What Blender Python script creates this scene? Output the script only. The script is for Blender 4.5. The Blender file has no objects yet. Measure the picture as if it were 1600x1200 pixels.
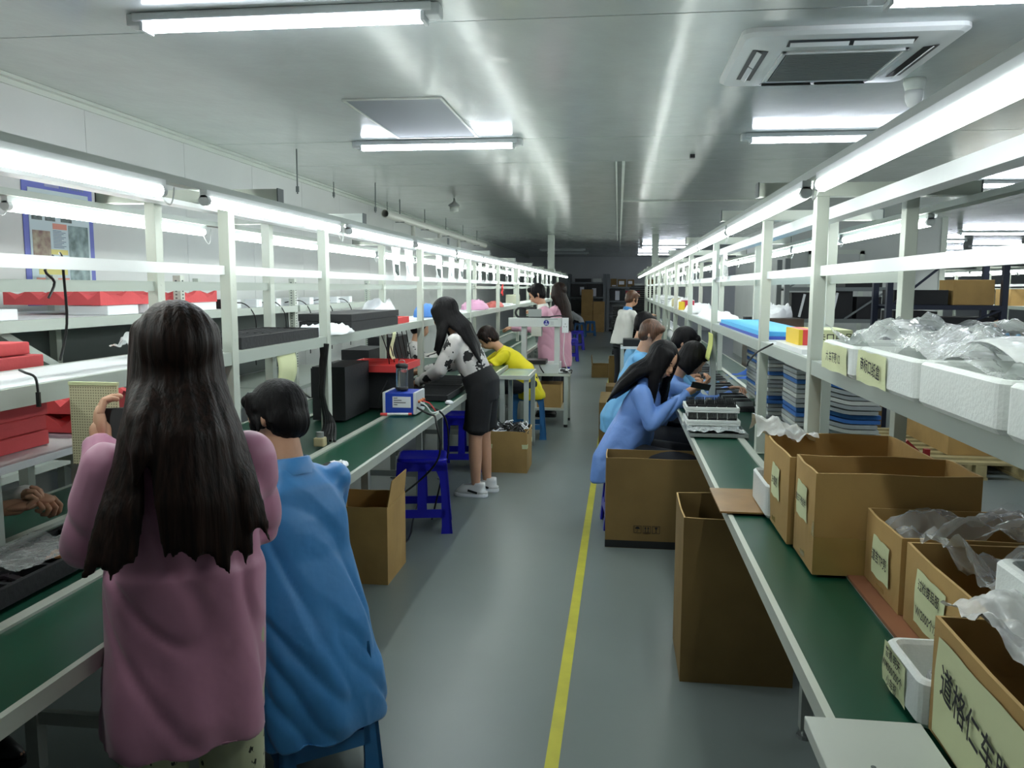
import bpy, math, random
import numpy as np
from mathutils import Vector, Matrix, noise

S = bpy.context.scene
COL = S.collection
R = math.radians
PI = math.pi

# ---------------------------------------------------------------- camera, world, exposure
cam_d = bpy.data.cameras.new('camera'); cam = bpy.data.objects.new('camera', cam_d); COL.objects.link(cam)
cam_d.sensor_width = 36.0; cam_d.lens = 36.0 * 1300.0 / 1600.0; cam_d.clip_start = 0.02; cam_d.clip_end = 200
_y, _p, _r = R(7.2064), R(6.6071), R(0.2)
_f = Vector((-math.sin(_y) * math.cos(_p), math.cos(_y) * math.cos(_p), -math.sin(_p)))
_x = Vector((math.cos(_y), math.sin(_y), 0)); _u = _x.cross(_f)
_x2 = _x * math.cos(_r) + _u * math.sin(_r); _u2 = -_x * math.sin(_r) + _u * math.cos(_r)
cam.matrix_world = Matrix(((_x2.x, _u2.x, -_f.x, 0), (_x2.y, _u2.y, -_f.y, 0), (_x2.z, _u2.z, -_f.z, 1.5), (0, 0, 0, 1)))
S.camera = cam
W = bpy.data.worlds.new('world'); S.world = W; W.use_nodes = True
W.node_tree.nodes['Background'].inputs[0].default_value = (0.75, 0.85, 0.82, 1)
W.node_tree.nodes['Background'].inputs[1].default_value = 0.25
S.view_settings.view_transform = 'Standard'; S.view_settings.look = 'None'
S.view_settings.exposure = 1.25; S.view_settings.gamma = 1.0
S.view_settings.use_curve_mapping = False
try:
    S.cycles.use_denoising = True; S.cycles.max_bounces = 7; S.cycles.diffuse_bounces = 4
    S.cycles.glossy_bounces = 3; S.cycles.transparent_max_bounces = 12; S.cycles.sample_clamp_indirect = 6
    S.cycles.caustics_reflective = False; S.cycles.caustics_refractive = False
except Exception: pass
TUBE_E = 11.0      # strength of the rack tubes
LAMP_E = 16.0       # strength of the ceiling tubes

# ---------------------------------------------------------------- materials
def lin(c):
    return tuple((v / 12.92 if v <= .04045 else ((v + .055) / 1.055) ** 2.4) for v in c)
def hexc(h):
    return lin([int(h[i:i + 2], 16) / 255 for i in (0, 2, 4)])
MATS = {}
def mat(name, h, rough=.6, metal=0., nz=0., ns=8., bump=0., bs=40., stretch=(1, 1, 1), spec=.5, sheen=0., coat=0., alt=None, trans=0., alpha=1.):
    if name in MATS: return MATS[name]
    m = bpy.data.materials.new(name); m.use_nodes = True; nt = m.node_tree; b = nt.nodes['Principled BSDF']
    c = hexc(h); b.inputs['Base Color'].default_value = (*c, 1)
    b.inputs['Roughness'].default_value = rough; b.inputs['Metallic'].default_value = metal
    b.inputs['Specular IOR Level'].default_value = spec
    if sheen: b.inputs['Sheen Weight'].default_value = sheen
    if coat: b.inputs['Coat Weight'].default_value = coat; b.inputs['Coat Roughness'].default_value = .12
    if trans: b.inputs['Transmission Weight'].default_value = trans
    if alpha < 1: b.inputs['Alpha'].default_value = alpha
    if nz or bump:
        tc = nt.nodes.new('ShaderNodeTexCoord'); mp = nt.nodes.new('ShaderNodeMapping')
        mp.inputs['Scale'].default_value = stretch; nt.links.new(tc.outputs['Object'], mp.inputs['Vector'])
    if nz:
        n = nt.nodes.new('ShaderNodeTexNoise'); n.inputs['Scale'].default_value = ns; n.inputs['Detail'].default_value = 5
        nt.links.new(mp.outputs[0], n.inputs['Vector'])
        cr = nt.nodes.new('ShaderNodeMapRange'); cr.inputs[1].default_value = .32; cr.inputs[2].default_value = .68
        nt.links.new(n.outputs[0], cr.inputs[0])
        mx = nt.nodes.new('ShaderNodeMix'); mx.data_type = 'RGBA'
        c2 = hexc(alt) if alt else tuple(max(0, v * (1 - nz)) for v in c)
        c1 = c if alt else tuple(min(1, v * (1 + nz * .5)) for v in c)
        mx.inputs[6].default_value = (*c1, 1); mx.inputs[7].default_value = (*c2, 1)
        nt.links.new(cr.outputs[0], mx.inputs[0]); nt.links.new(mx.outputs[2], b.inputs['Base Color'])
    if bump:
        n2 = nt.nodes.new('ShaderNodeTexNoise'); n2.inputs['Scale'].default_value = bs; n2.inputs['Detail'].default_value = 3
        nt.links.new(mp.outputs[0], n2.inputs['Vector'])
        bp = nt.nodes.new('ShaderNodeBump'); bp.inputs['Strength'].default_value = bump; bp.inputs['Distance'].default_value = .02
        nt.links.new(n2.outputs[0], bp.inputs['Height']); nt.links.new(bp.outputs[0], b.inputs['Normal'])
    MATS[name] = m; return m
def emit(name, h, e):
    if name in MATS: return MATS[name]
    m = bpy.data.materials.new(name); m.use_nodes = True; b = m.node_tree.nodes['Principled BSDF']
    b.inputs['Base Color'].default_value = (.8, .8, .8, 1)
    b.inputs['Emission Color'].default_value = (*hexc(h), 1); b.inputs['Emission Strength'].default_value = e
    MATS[name] = m; return m
def film(name, h, opac=.25, rough=.12, bump=.5, bs=30):
    """thin clear plastic: mostly see-through, milky and glossy in part"""
    m = bpy.data.materials.new(name); m.use_nodes = True; nt = m.node_tree; nt.nodes.remove(nt.nodes['Principled BSDF'])
    out = nt.nodes['Material Output']
    t = nt.nodes.new('ShaderNodeBsdfTransparent'); d = nt.nodes.new('ShaderNodeBsdfPrincipled')
    d.inputs['Base Color'].default_value = (*hexc(h), 1); d.inputs['Roughness'].default_value = rough
    n = nt.nodes.new('ShaderNodeTexNoise'); n.inputs['Scale'].default_value = bs; n.inputs['Detail'].default_value = 3
    tc = nt.nodes.new('ShaderNodeTexCoord'); nt.links.new(tc.outputs['Object'], n.inputs['Vector'])
    bp = nt.nodes.new('ShaderNodeBump'); bp.inputs['Strength'].default_value = bump; bp.inputs['Distance'].default_value = .03
    nt.links.new(n.outputs[0], bp.inputs['Height']); nt.links.new(bp.outputs[0], d.inputs['Normal'])
    fr = nt.nodes.new('ShaderNodeLayerWeight'); fr.inputs[0].default_value = .35; nt.links.new(bp.outputs[0], fr.inputs['Normal'])
    mr = nt.nodes.new('ShaderNodeMapRange'); mr.inputs[3].default_value = opac; mr.inputs[4].default_value = min(1, opac + .5)
    nt.links.new(fr.outputs['Fresnel'], mr.inputs[0])
    mx = nt.nodes.new('ShaderNodeMixShader'); nt.links.new(mr.outputs[0], mx.inputs[0])
    nt.links.new(t.outputs[0], mx.inputs[1]); nt.links.new(d.outputs[0], mx.inputs[2]); nt.links.new(mx.outputs[0], out.inputs[0])
    MATS[name] = m; return m

WHITE = mat('white_paint', 'c4ccc4', .45, nz=.06, ns=3)
WALL = mat('wall_panel', 'c6cac8', .35, nz=.05, ns=1.2)
CEIL = mat('ceiling_panel', 'b9c1bd', .17, nz=.05, ns=1.5, bump=.12, bs=3.0, stretch=(2.6, 1.8, 1), spec=.5, metal=.12)
ACCESS = mat('hatch_grey', '90989c', .6)
FARW = mat('grey_wall', 'bcc1c0', .5, nz=.08, ns=1)
SEAM = mat('seam_dark', '5f6a68', .7)
FLOORM = mat('floor_epoxy', '757f7c', .34, nz=.07, ns=1.3, bump=.02, bs=6, spec=.4)
YEL = mat('floor_yellow', 'c5c02e', .45, nz=.12, ns=9)
ALU = mat('aluminium_strip', 'c2c8bd', .4, metal=.25, nz=.05, ns=6)
BELT = mat('belt_green', '0b3b2c', .38, nz=.12, ns=4, bump=.03, bs=60)
BOARD = mat('board_green', '124a37', .3, nz=.10, ns=3)
POSTM = mat('post_cream', 'c3cabf', .4, nz=.04, ns=4)
LEGM = mat('leg_grey', '8e958f', .45)
SHELFM = mat('shelf_white', 'dfe3e4', .4, nz=.03, ns=5)
EDGEM = mat('shelf_edge', 'aab3ab', .5)
HOUSE = mat('lamp_housing', 'c9cfd0', .35)
TUBE = emit('tube_light', 'f6fdf8', TUBE_E)
LAMP = emit('ceiling_tube', 'ebf2ff', LAMP_E)
CAPM = mat('cap_dark', '5c6463', .5)
BLACK = mat('black_plastic', '17191b', .45, nz=.1, ns=20)
BLKMAT = mat('black_foam', '1b1d20', .7, bump=.1, bs=60)
CABLE = mat('cable_black', '141516', .45)
CABLEW = mat('cable_white', 'd8dcda', .4)
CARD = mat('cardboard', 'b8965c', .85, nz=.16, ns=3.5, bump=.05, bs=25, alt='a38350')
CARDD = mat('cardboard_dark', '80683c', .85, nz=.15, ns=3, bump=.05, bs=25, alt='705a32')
CARDR = mat('cardboard_red', '8e5c3c', .85, nz=.12, ns=4, alt='7c4e33')
CARDE = mat('cardboard_edge', 'c0a06a', .9)
TAPE = mat('packing_tape', 'ab8f55', .18, nz=.1, ns=10, spec=.7)
NOTE = mat('note_paper', 'd8deb0', .75, nz=.06, ns=5)
INK = mat('ink', '16181a', .7)
PAPER = mat('white_paper', 'e8ebee', .75)
STYRO = mat('styrofoam', 'e4e9e6', .75, bump=.10, bs=120, nz=.04, ns=8)
FILM = film('clear_film', 'eef3f2', .24, .1, .6, 14)
FILMW = film('milky_film', 'eef2f2', .50, .16, .6, 16)
REDF = mat('red_foam', 'd8575a', .85, nz=.08, ns=6, bump=.08, bs=80)
REDP = mat('red_plastic', 'e04848', .4)
STOOLB = mat('stool_royal_blue', '1c1cb4', .32, nz=.06, ns=6)
STOOLL = mat('stool_light_blue', '2f73ae', .4, nz=.06, ns=6)
FOAMG = mat('foam_grey', 'a3aaab', .85, nz=.08, ns=9, bump=.08, bs=60)
FOAMW = mat('foam_white', 'c4c9c2', .85, nz=.08, ns=9, bump=.08, bs=60)
FOAMB = mat('foam_blue', '3a6fb4', .85, nz=.08, ns=9, bump=.08, bs=60)
SKYB = mat('foam_sky_blue', '58b8e8', .7)
SKIN = mat('skin', 'c99b7e', .55, nz=.06, ns=14)
HAIR = mat('hair_black', '0f0d0f', .55, spec=.16, nz=.45, ns=30, bump=.22, bs=40, stretch=(3, 3, .15), alt='0b0a0d')
HAIRB = mat('hair_brown', '2a1a14', .5, spec=.2, nz=.4, ns=30, bump=.22, bs=40, stretch=(3, 3, .15), alt='0f0a0a')
HAIRR = mat('hair_auburn', '5d3a24', .5, nz=.4, ns=30, bump=.22, bs=40, stretch=(3, 3, .15), alt='33200f')
PINK = mat('coat_pink', 'c387a4', .5, nz=.10, ns=4, bump=.25, bs=9, sheen=.3)
PINKL = mat('coat_pale_pink', 'd8a3b8', .6, nz=.08, ns=5, bump=.2, bs=12)
BLUEC = mat('coat_blue', '3a86c8', .45, nz=.10, ns=4, bump=.3, bs=9, sheen=.2)
BLUEV = mat('coat_periwinkle', '6f97dc', .5, nz=.08, ns=5, bump=.25, bs=12)
BLUEL = mat('coat_sky', '6fb2e2', .5, nz=.08, ns=5, bump=.2, bs=12)
YTEE = mat('tee_yellow', 'e3d313', .7, nz=.08, ns=8, bump=.15, bs=14)
WSH = mat('shirt_white', 'd8d8d4', .7, bump=.15, bs=14)
SHORT = mat('shorts_black', '101114', .8)
JEANS = mat('trousers_dark', '1b1e26', .8)
STEEL = mat('steel', '9da2a0', .3, metal=.8)
MACH = mat('machine_white', 'c3c8c6', .4)
NAVY = mat('rack_navy', '20273a', .5)
RACKG = mat('rack_grey', '6f7677', .5)
WOOD = mat('pallet_wood', 'b5a778', .8, nz=.15, ns=10, stretch=(1, 8, 1))
GLASS = mat('bottle_plastic', 'd5dcda', .08, trans=.9)
PRUPLE = mat('label_navy', '2b3296', .5)
GREYP = mat('grey_plastic', '8d9391', .5)
YELP = mat('yellow_plastic', 'e2c02a', .5)
GRN = mat('pack_green', '2f8f72', .5)

# patterned cloths -----------------------------------------------------------------
def spotted(name, base, spot, scale, thr, rough=.7, dist=.0):
    m = bpy.data.materials.new(name); m.use_nodes = True; nt = m.node_tree; b = nt.nodes['Principled BSDF']
    b.inputs['Roughness'].default_value = rough
    tc = nt.nodes.new('ShaderNodeTexCoord'); v = nt.nodes.new('ShaderNodeTexVoronoi'); v.inputs['Scale'].default_value = scale
    nn = nt.nodes.new('ShaderNodeTexNoise'); nn.inputs['Scale'].default_value = scale * 1.6
    ad = nt.nodes.new('ShaderNodeVectorMath'); ad.operation = 'MULTIPLY_ADD'; ad.inputs[1].default_value = (dist,) * 3
    nt.links.new(nn.outputs['Color'], ad.inputs[0]); nt.links.new(tc.outputs['Object'], ad.inputs[2])
    nt.links.new(ad.outputs[0], v.inputs['Vector'])
    cr = nt.nodes.new('ShaderNodeMath'); cr.operation = 'LESS_THAN'; cr.inputs[1].default_value = thr
    nt.links.new(v.outputs['Distance'], cr.inputs[0])
    mx = nt.nodes.new('ShaderNodeMix'); mx.data_type = 'RGBA'
    mx.inputs[6].default_value = (*hexc(base), 1); mx.inputs[7].default_value = (*hexc(spot), 1)
    nt.links.new(cr.outputs[0], mx.inputs[0]); nt.links.new(mx.outputs[2], b.inputs['Base Color'])
    MATS[name] = m; return m
DOTP = spotted('trousers_cream_dotted', 'b9bd9d', '2b2d28', 34, .22, dist=.02)
PRINT = spotted('shirt_printed', 'd2cfcc', '18181a', 9, .36, dist=.10)
def pegboard():
    m = bpy.data.materials.new('peg_panel'); m.use_nodes = True; nt = m.node_tree; b = nt.nodes['Principled BSDF']; b.inputs['Roughness'].default_value = .6
    tc = nt.nodes.new('ShaderNodeTexCoord'); mp = nt.nodes.new('ShaderNodeMapping'); mp.inputs['Scale'].default_value = (150, 150, 150)
    nt.links.new(tc.outputs['Object'], mp.inputs[0])
    fr = nt.nodes.new('ShaderNodeVectorMath'); fr.operation = 'FRACTION'; nt.links.new(mp.outputs[0], fr.inputs[0])
    sp = nt.nodes.new('ShaderNodeSeparateXYZ'); nt.links.new(fr.outputs[0], sp.inputs[0])
    cb = nt.nodes.new('ShaderNodeCombineXYZ'); nt.links.new(sp.outputs[0], cb.inputs[0]); nt.links.new(sp.outputs[2], cb.inputs[1])
    ds = nt.nodes.new('ShaderNodeVectorMath'); ds.operation = 'DISTANCE'; ds.inputs[1].default_value = (.5, .5, 0); nt.links.new(cb.outputs[0], ds.inputs[0])
    lt = nt.nodes.new('ShaderNodeMath'); lt.operation = 'LESS_THAN'; lt.inputs[1].default_value = .24; nt.links.new(ds.outputs['Value'], lt.inputs[0])
    mx = nt.nodes.new('ShaderNodeMix'); mx.data_type = 'RGBA'; mx.inputs[6].default_value = (*hexc('ded9b4'), 1); mx.inputs[7].default_value = (*hexc('857f63'), 1)
    nt.links.new(lt.outputs[0], mx.inputs[0]); nt.links.new(mx.outputs[2], b.inputs['Base Color'])
    MATS['peg_panel'] = m; return m
PEG = pegboard()

# ---------------------------------------------------------------- objects and mesh helpers
def tag(o, label=None, cat=None, group=None, kind=None):
    if label: o['label'] = label
    if cat: o['category'] = cat
    if group: o['group'] = group
    if kind: o['kind'] = kind
    return o
def thing(name, label, cat, loc=(0, 0, 0), rz=0., group=None, kind=None):
    o = bpy.data.objects.new(name, None); COL.objects.link(o); o.empty_display_size = .05
    o.location = loc; o.rotation_euler = (0, 0, rz); return tag(o, label, cat, group, kind)
ORD = ['first', 'second', 'third', 'fourth', 'fifth', 'sixth', 'seventh', 'eighth', 'ninth', 'tenth', 'eleventh', 'twelfth', 'thirteenth',
       'fourteenth', 'fifteenth', 'sixteenth', 'seventeenth', 'eighteenth', 'nineteenth', 'twentieth', 'twenty-first', 'twenty-second', 'twenty-third', 'twenty-fourth']

def frame(t, ref=Vector((0, 0, 1))):
    t = t.normalized()
    if abs(t.dot(ref)) > .97: ref = Vector((0, 1, 0))
    a = t.cross(ref).normalized(); return a, a.cross(t).normalized()

class MB:
    def __init__(s): s.v = []; s.f = []; s.m = []
    def add(s, vs, fs, m=0):
        b = len(s.v); s.v += [tuple(v) for v in vs]; s.f += [tuple(i + b for i in f) for f in fs]; s.m += [m] * len(fs); return s
    def box(s, x0, y0, z0, x1, y1, z1, m=0, rz=0., c=None):
        if x0 > x1: x0, x1 = x1, x0
        if y0 > y1: y0, y1 = y1, y0
        if z0 > z1: z0, z1 = z1, z0
        vs = [(x, y, z) for z in (z0, z1) for y in (y0, y1) for x in (x0, x1)]
        if rz:
            cx, cy = c or ((x0 + x1) / 2, (y0 + y1) / 2); ca, sa = math.cos(rz), math.sin(rz)
            vs = [(cx + (x - cx) * ca - (y - cy) * sa, cy + (x - cx) * sa + (y - cy) * ca, z) for x, y, z in vs]
        return s.add(vs, [(0, 2, 3, 1), (4, 5, 7, 6), (0, 1, 5, 4), (1, 3, 7, 5), (3, 2, 6, 7), (2, 0, 4, 6)], m)
    def beam(s, p0, p1, w, h, m=0, ref=Vector((0, 0, 1))):
        p0, p1 = Vector(p0), Vector(p1); a, b = frame(p1 - p0, ref); vs = []
        for p in (p0, p1):
            for i, j in ((-1, -1), (1, -1), (1, 1), (-1, 1)): vs.append(p + a * (w / 2 * i) + b * (h / 2 * j))
        return s.add(vs, [(0, 1, 2, 3), (7, 6, 5, 4), (0, 4, 5, 1), (1, 5, 6, 2), (2, 6, 7, 3), (3, 7, 4, 0)], m)
    def cyl(s, p0, p1, r0, r1=None, n=12, m=0, caps=True):
        r1 = r0 if r1 is None else r1; p0, p1 = Vector(p0), Vector(p1); a, b = frame(p1 - p0); vs = []
        for p, r in ((p0, r0), (p1, r1)):
            for i in range(n):
                t = 2 * PI * i / n; vs.append(p + a * (r * math.cos(t)) + b * (r * math.sin(t)))
        fs = [(i, i + n, (i + 1) % n + n, (i + 1) % n) for i in range(n)]
        if caps: fs += [tuple(range(n)), tuple(range(2 * n - 1, n - 1, -1))]
        return s.add(vs, fs, m)
    def tube(s, pts, r, n=6, m=0):
        pts = [Vector(p) for p in pts]; vs = []; a = None
        if 3 <= len(pts) <= 10 and not isinstance(r, (list, tuple)):
            q = [pts[0]] + pts + [pts[-1]]; o = []
            for i in range(1, len(q) - 2):
                for k in range(4):
                    u = k / 4; p0, p1, p2, p3 = q[i - 1:i + 3]; o.append(.5 * ((2 * p1) + (p2 - p0) * u + (2 * p0 - 5 * p1 + 4 * p2 - p3) * u * u + (3 * p1 - p0 - 3 * p2 + p3) * u ** 3))
            pts = o + [pts[-1]]
        for i, p in enumerate(pts):
            t = (pts[min(i + 1, len(pts) - 1)] - pts[max(i - 1, 0)])
            if t.length < 1e-6: t = Vector((0, 0, 1))
            t.normalize()
            if a is None: a, b = frame(t)
            else:
                a = a - t * a.dot(t)
                if a.length < 1e-4: a, b = frame(t)
                a.normalize(); b = a.cross(t)
            rr = r[i] if isinstance(r, (list, tuple)) else r
            for k in range(n):
                th = 2 * PI * k / n; vs.append(p + a * (rr * math.cos(th)) + b * (rr * math.sin(th)))
        fs = []
        for i in range(len(pts) - 1):
            for k in range(n): fs.append((i * n + k, i * n + (k + 1) % n, (i + 1) * n + (k + 1) % n, (i + 1) * n + k))
        fs += [tuple(range(n - 1, -1, -1)), tuple(range((len(pts) - 1) * n, len(pts) * n))]
        return s.add(vs, fs, m)
    def lathe(s, prof, c=(0, 0, 0), n=20, m=0):
        vs = []; 
        for r, z in prof:
            for k in range(n):
                t = 2 * PI * k / n; vs.append((c[0] + r * math.cos(t), c[1] + r * math.sin(t), c[2] + z))
        fs = [(i * n + k, i * n + (k + 1) % n, (i + 1) * n + (k + 1) % n, (i + 1) * n + k) for i in range(len(prof) - 1) for k in range(n)]
        fs += [tuple(range(n - 1, -1, -1)), tuple(range((len(prof) - 1) * n, len(prof) * n))]
        return s.add(vs, fs, m)
    def cap(s, p0, p1, r0, r1, n=12, m=0):
        """tapered capsule"""
        p0, p1 = Vector(p0), Vector(p1); t = (p1 - p0)
        t = t.normalized() if t.length > 1e-6 else Vector((0, 0, 1)); a, b = frame(t); vs = []; q = 4
        rings = [(p0 - t * (r0 * math.cos(R(90 * k / q))), r0 * math.sin(R(90 * k / q))) for k in range(1, q + 1)]
        rings += [(p1 + t * (r1 * math.cos(R(90 * k / q))), r1 * math.sin(R(90 * k / q))) for k in range(q, 0, -1)]
        for c, r in rings:
            for k in range(n):
                th = 2 * PI * k / n; vs.append(c + a * (r * math.cos(th)) + b * (r * math.sin(th)))
        L = len(rings); fs = [(i * n + k, (i + 1) * n + k, (i + 1) * n + (k + 1) % n, i * n + (k + 1) % n) for i in range(L - 1) for k in range(n)]
        vs += [p0 - t * r0, p1 + t * r1]; B = L * n
        fs += [(B, k, (k + 1) % n) for k in range(n)] + [(B + 1, (L - 1) * n + (k + 1) % n, (L - 1) * n + k) for k in range(n)]
        return s.add(vs, fs, m)
    def ell(s, c, rx, ry, rz, M=None, n=16, q=10, m=0):
        vs = []; M = M or Matrix.Identity(3); c = Vector(c)
        for i in range(1, q):
            ph = PI * i / q
            for k in range(n):
                t = 2 * PI * k / n; vs.append(c + M @ Vector((rx * math.sin(ph) * math.cos(t), ry * math.sin(ph) * math.sin(t), rz * math.cos(ph))))
        vs += [c + M @ Vector((0, 0, rz)), c + M @ Vector((0, 0, -rz))]; B = (q - 1) * n
        fs = [(i * n + k, (i + 1) * n + k, (i + 1) * n + (k + 1) % n, i * n + (k + 1) % n) for i in range(q - 2) for k in range(n)]
        fs += [(B, k, (k + 1) % n) for k in range(n)] + [(B + 1, (q - 2) * n + (k + 1) % n, (q - 2) * n + k) for k in range(n)]
        return s.add(vs, fs, m)
    def rings(s, R_, n=28, m=0, caps=True, pw=2.4):
        """loft of super-ellipses: (centre, axis a, axis b, ra, rb)"""
        vs = []
        for c, a, b, ra, rb in R_:
            for k in range(n):
                t = 2 * PI * k / n; ct, st = math.cos(t), math.sin(t)
                x = math.copysign(abs(ct) ** (2 / pw), ct); y = math.copysign(abs(st) ** (2 / pw), st)
                vs.append(Vector(c) + Vector(a) * (ra * x) + Vector(b) * (rb * y))
        L = len(R_); fs = [(i * n + k, i * n + (k + 1) % n, (i + 1) * n + (k + 1) % n, (i + 1) * n + k) for i in range(L - 1) for k in range(n)]
        if caps: fs += [tuple(range(n - 1, -1, -1)), tuple(range((L - 1) * n, L * n))]
        return s.add(vs, fs, m)
    def grid(s, fn, nu, nv, m=0):
        vs = [fn(i / nu, j / nv) for j in range(nv + 1) for i in range(nu + 1)]
        return s.add(vs, [(j * (nu + 1) + i, j * (nu + 1) + i + 1, (j + 1) * (nu + 1) + i + 1, (j + 1) * (nu + 1) + i) for j in range(nv) for i in range(nu)], m)
    def obj(s, name, mats, parent=None, smooth=False, bevel=0., solid=0., world=True, auto=None, org=None):
        me = bpy.data.meshes.new(name); mats = mats if isinstance(mats, (list, tuple)) else [mats]
        vs = np.array(s.v, dtype=float)
        loc = None
        if parent is not None:
            if world:
                px, py, pz, rz = acc(parent)
                vs = vs - (px, py, pz)
                if rz:
                    c, t = math.cos(-rz), math.sin(-rz); x = vs[:, 0] * c - vs[:, 1] * t; y = vs[:, 0] * t + vs[:, 1] * c; vs[:, 0] = x; vs[:, 1] = y
        elif world:
            if org is not None: loc = tuple(org)
            else: loc = (float((vs[:, 0].min() + vs[:, 0].max()) / 2), float((vs[:, 1].min() + vs[:, 1].max()) / 2), float(vs[:, 2].min()))
            vs = vs - loc
        me.from_pydata(vs.tolist(), [], s.f)
        for mm in mats: me.materials.append(mm)
        if len(mats) > 1: me.polygons.foreach_set('material_index', s.m)
        if smooth: me.polygons.foreach_set('use_smooth', [True] * len(s.f))
        me.update(); o = bpy.data.objects.new(name, me); COL.objects.link(o)
        if loc: o.location = loc
        if parent is not None: o.parent = parent
        if solid:
            md = o.modifiers.new('solid', 'SOLIDIFY'); md.thickness = solid; md.offset = 0
        if bevel:
            md = o.modifiers.new('bevel', 'BEVEL'); md.width = bevel; md.segments = 2; md.limit_method = 'ANGLE'; md.angle_limit = R(40)
        return o
def acc(p):
    x, y, z = p.location; rz = p.rotation_euler[2]
    if p.parent is not None:
        X, Y, Z, RZ = acc(p.parent); c, t = math.cos(RZ), math.sin(RZ)
        return (X + x * c - y * t, Y + x * t + y * c, Z + z, RZ + rz)
    return (x, y, z, rz)
def kids(o): return list(o.children)
def dup(o, loc=None, rz=None, label=None, group=None, parent=None):
    c = o.copy(); COL.objects.link(c)
    if parent is not None: c.parent = parent
    for ch in kids(o): dup(ch, parent=c)
    if loc is not None: c.location = loc
    if rz is not None: c.rotation_euler = (0, 0, rz)
    if label: c['label'] = label
    if group: c['group'] = group
    return c
def baked(mb, voxel, smooth_it=6, disp=None, flat=False):
    """fuse overlapping closed shapes into one continuous surface, returns vertex and face lists"""
    me = bpy.data.meshes.new('tmp'); me.from_pydata([tuple(v) for v in mb.v], [], mb.f); me.update()
    o = bpy.data.objects.new('tmp', me); COL.objects.link(o)
    md = o.modifiers.new('r', 'REMESH'); md.mode = 'VOXEL'; md.voxel_size = voxel; md.adaptivity = 0
    if smooth_it:
        sm = o.modifiers.new('s', 'SMOOTH'); sm.iterations = smooth_it; sm.factor = .5
    dg = bpy.context.evaluated_depsgraph_get(); dg.update()
    m2 = bpy.data.meshes.new_from_object(o.evaluated_get(dg), depsgraph=dg)
    n = len(m2.vertices); co = np.empty(n * 3); m2.vertices.foreach_get('co', co); co = co.reshape(-1, 3)
    if disp is not None:
        no = np.empty(n * 3); m2.vertex_normals.foreach_get('vector', no); no = no.reshape(-1, 3)
        d = np.array([disp(c, q) for c, q in zip(co, no)]); co = co + no * d[:, None]
    fs = [tuple(p.vertices) for p in m2.polygons]
    bpy.data.objects.remove(o); bpy.data.meshes.remove(me); bpy.data.meshes.remove(m2)
    r = MB(); r.v = [tuple(c) for c in co]; r.f = fs; r.m = [0] * len(fs); return r
def N3(x, y, z): return noise.noise(Vector((x, y, z)))
def text_mb(txt, size, place, mb=None, m=0, thick=.0006):
    """flat lettering; place(x, y) -> world point"""
    cu = bpy.data.curves.new('t', 'FONT'); cu.body = txt; cu.size = size; cu.resolution_u = 2; cu.align_x = 'CENTER'; cu.align_y = 'CENTER'; cu.offset = size * .012
    o = bpy.data.objects.new('t', cu); COL.objects.link(o)
    dg = bpy.context.evaluated_depsgraph_get(); dg.update(); me = bpy.data.meshes.new_from_object(o.evaluated_get(dg), depsgraph=dg)
    mb = mb or MB(); vs = [place(v.co.x, v.co.y) for v in me.vertices]; fs = [tuple(p.vertices) for p in me.polygons]
    mb.add(vs, fs, m); bpy.data.objects.remove(o); bpy.data.curves.remove(cu); bpy.data.meshes.remove(me); return mb
random.seed(7)

# ================================================================ THE ROOM
CZ = 2.62; XL = -3.27; XR = 16.0; Y0 = -2.2; Y1 = 30.6
def struct(name, mb, m, parent=None, **k):
    o = mb.obj(name, m, parent, **k)
    if parent is None: o['kind'] = 'structure'
    return o
flo = struct('floor', MB().box(XL - .2, Y0, -.1, XR, Y1, 0), FLOORM, org=(0, 0, 0))
st = MB()
pts = [(-.198, 1.0), (-.182, 2.47), (-.175, 3.87), (-.150, 8.66), (-.10, 16.0)]
for (xa, ya), (xb, yb) in zip(pts, pts[1:]):
    st.add([(xa - .022, ya, .0015), (xa + .022, ya, .0015), (xb + .022, yb, .0015), (xb - .022, yb, .0015)], [(0, 1, 2, 3)])
st.obj('floor_stripe', YEL, flo)
cl = struct('ceiling', MB().box(XL - .2, Y0, CZ + .012, XR, Y1, CZ + .1), SEAM, org=(0, 0, CZ))
ys = [Y0, .85, 3.62, 6.43, 7.64, 9.25, 10.98, 12.03, 13.6, 15.0, 17.2, 19.6, 22, 24.6, 27.4, Y1]
xs = [XL - .2, 4.9, 10.4, XR]
for a, b in zip(ys, ys[1:]):
    for c, d in zip(xs, xs[1:]):
        MB().box(c + .004, a + .005, CZ, d - .004, b - .005, CZ + .014).obj('panel', CEIL, cl)
wl = struct('wall_left', MB().box(XL - .12, Y0, 0, XL, Y1, CZ), SEAM, org=(XL, 0, 0))
yy = Y0
while yy < Y1 - .1:
    e = min(yy + 1.18, Y1); MB().box(XL, yy + .002, 0, XL + .008, e - .002, CZ - .001).obj('panel', WALL, wl); yy = e
tr = MB(); tr.box(XL + .008, Y0, CZ - .05, XL + .022, Y1, CZ - .001); tr.box(XL + .008, Y0, CZ - .02, XL + .055, Y1, CZ - .001)
struct('trim_1', tr, WHITE)
struct('wall_back', MB().box(XL - .1, Y1, 0, XR, Y1 + .12, CZ), FARW)
struct('wall_right', MB().box(XR, Y0, 0, XR + .12, Y1, CZ), WALL)
struct('wall_front', MB().box(XL - .1, Y0 - .12, 0, XR, Y0, CZ), WALL)
struct('baseboard_left', MB().box(XL + .008, Y0, 0, XL + .02, Y1, .1), ALU)
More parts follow.
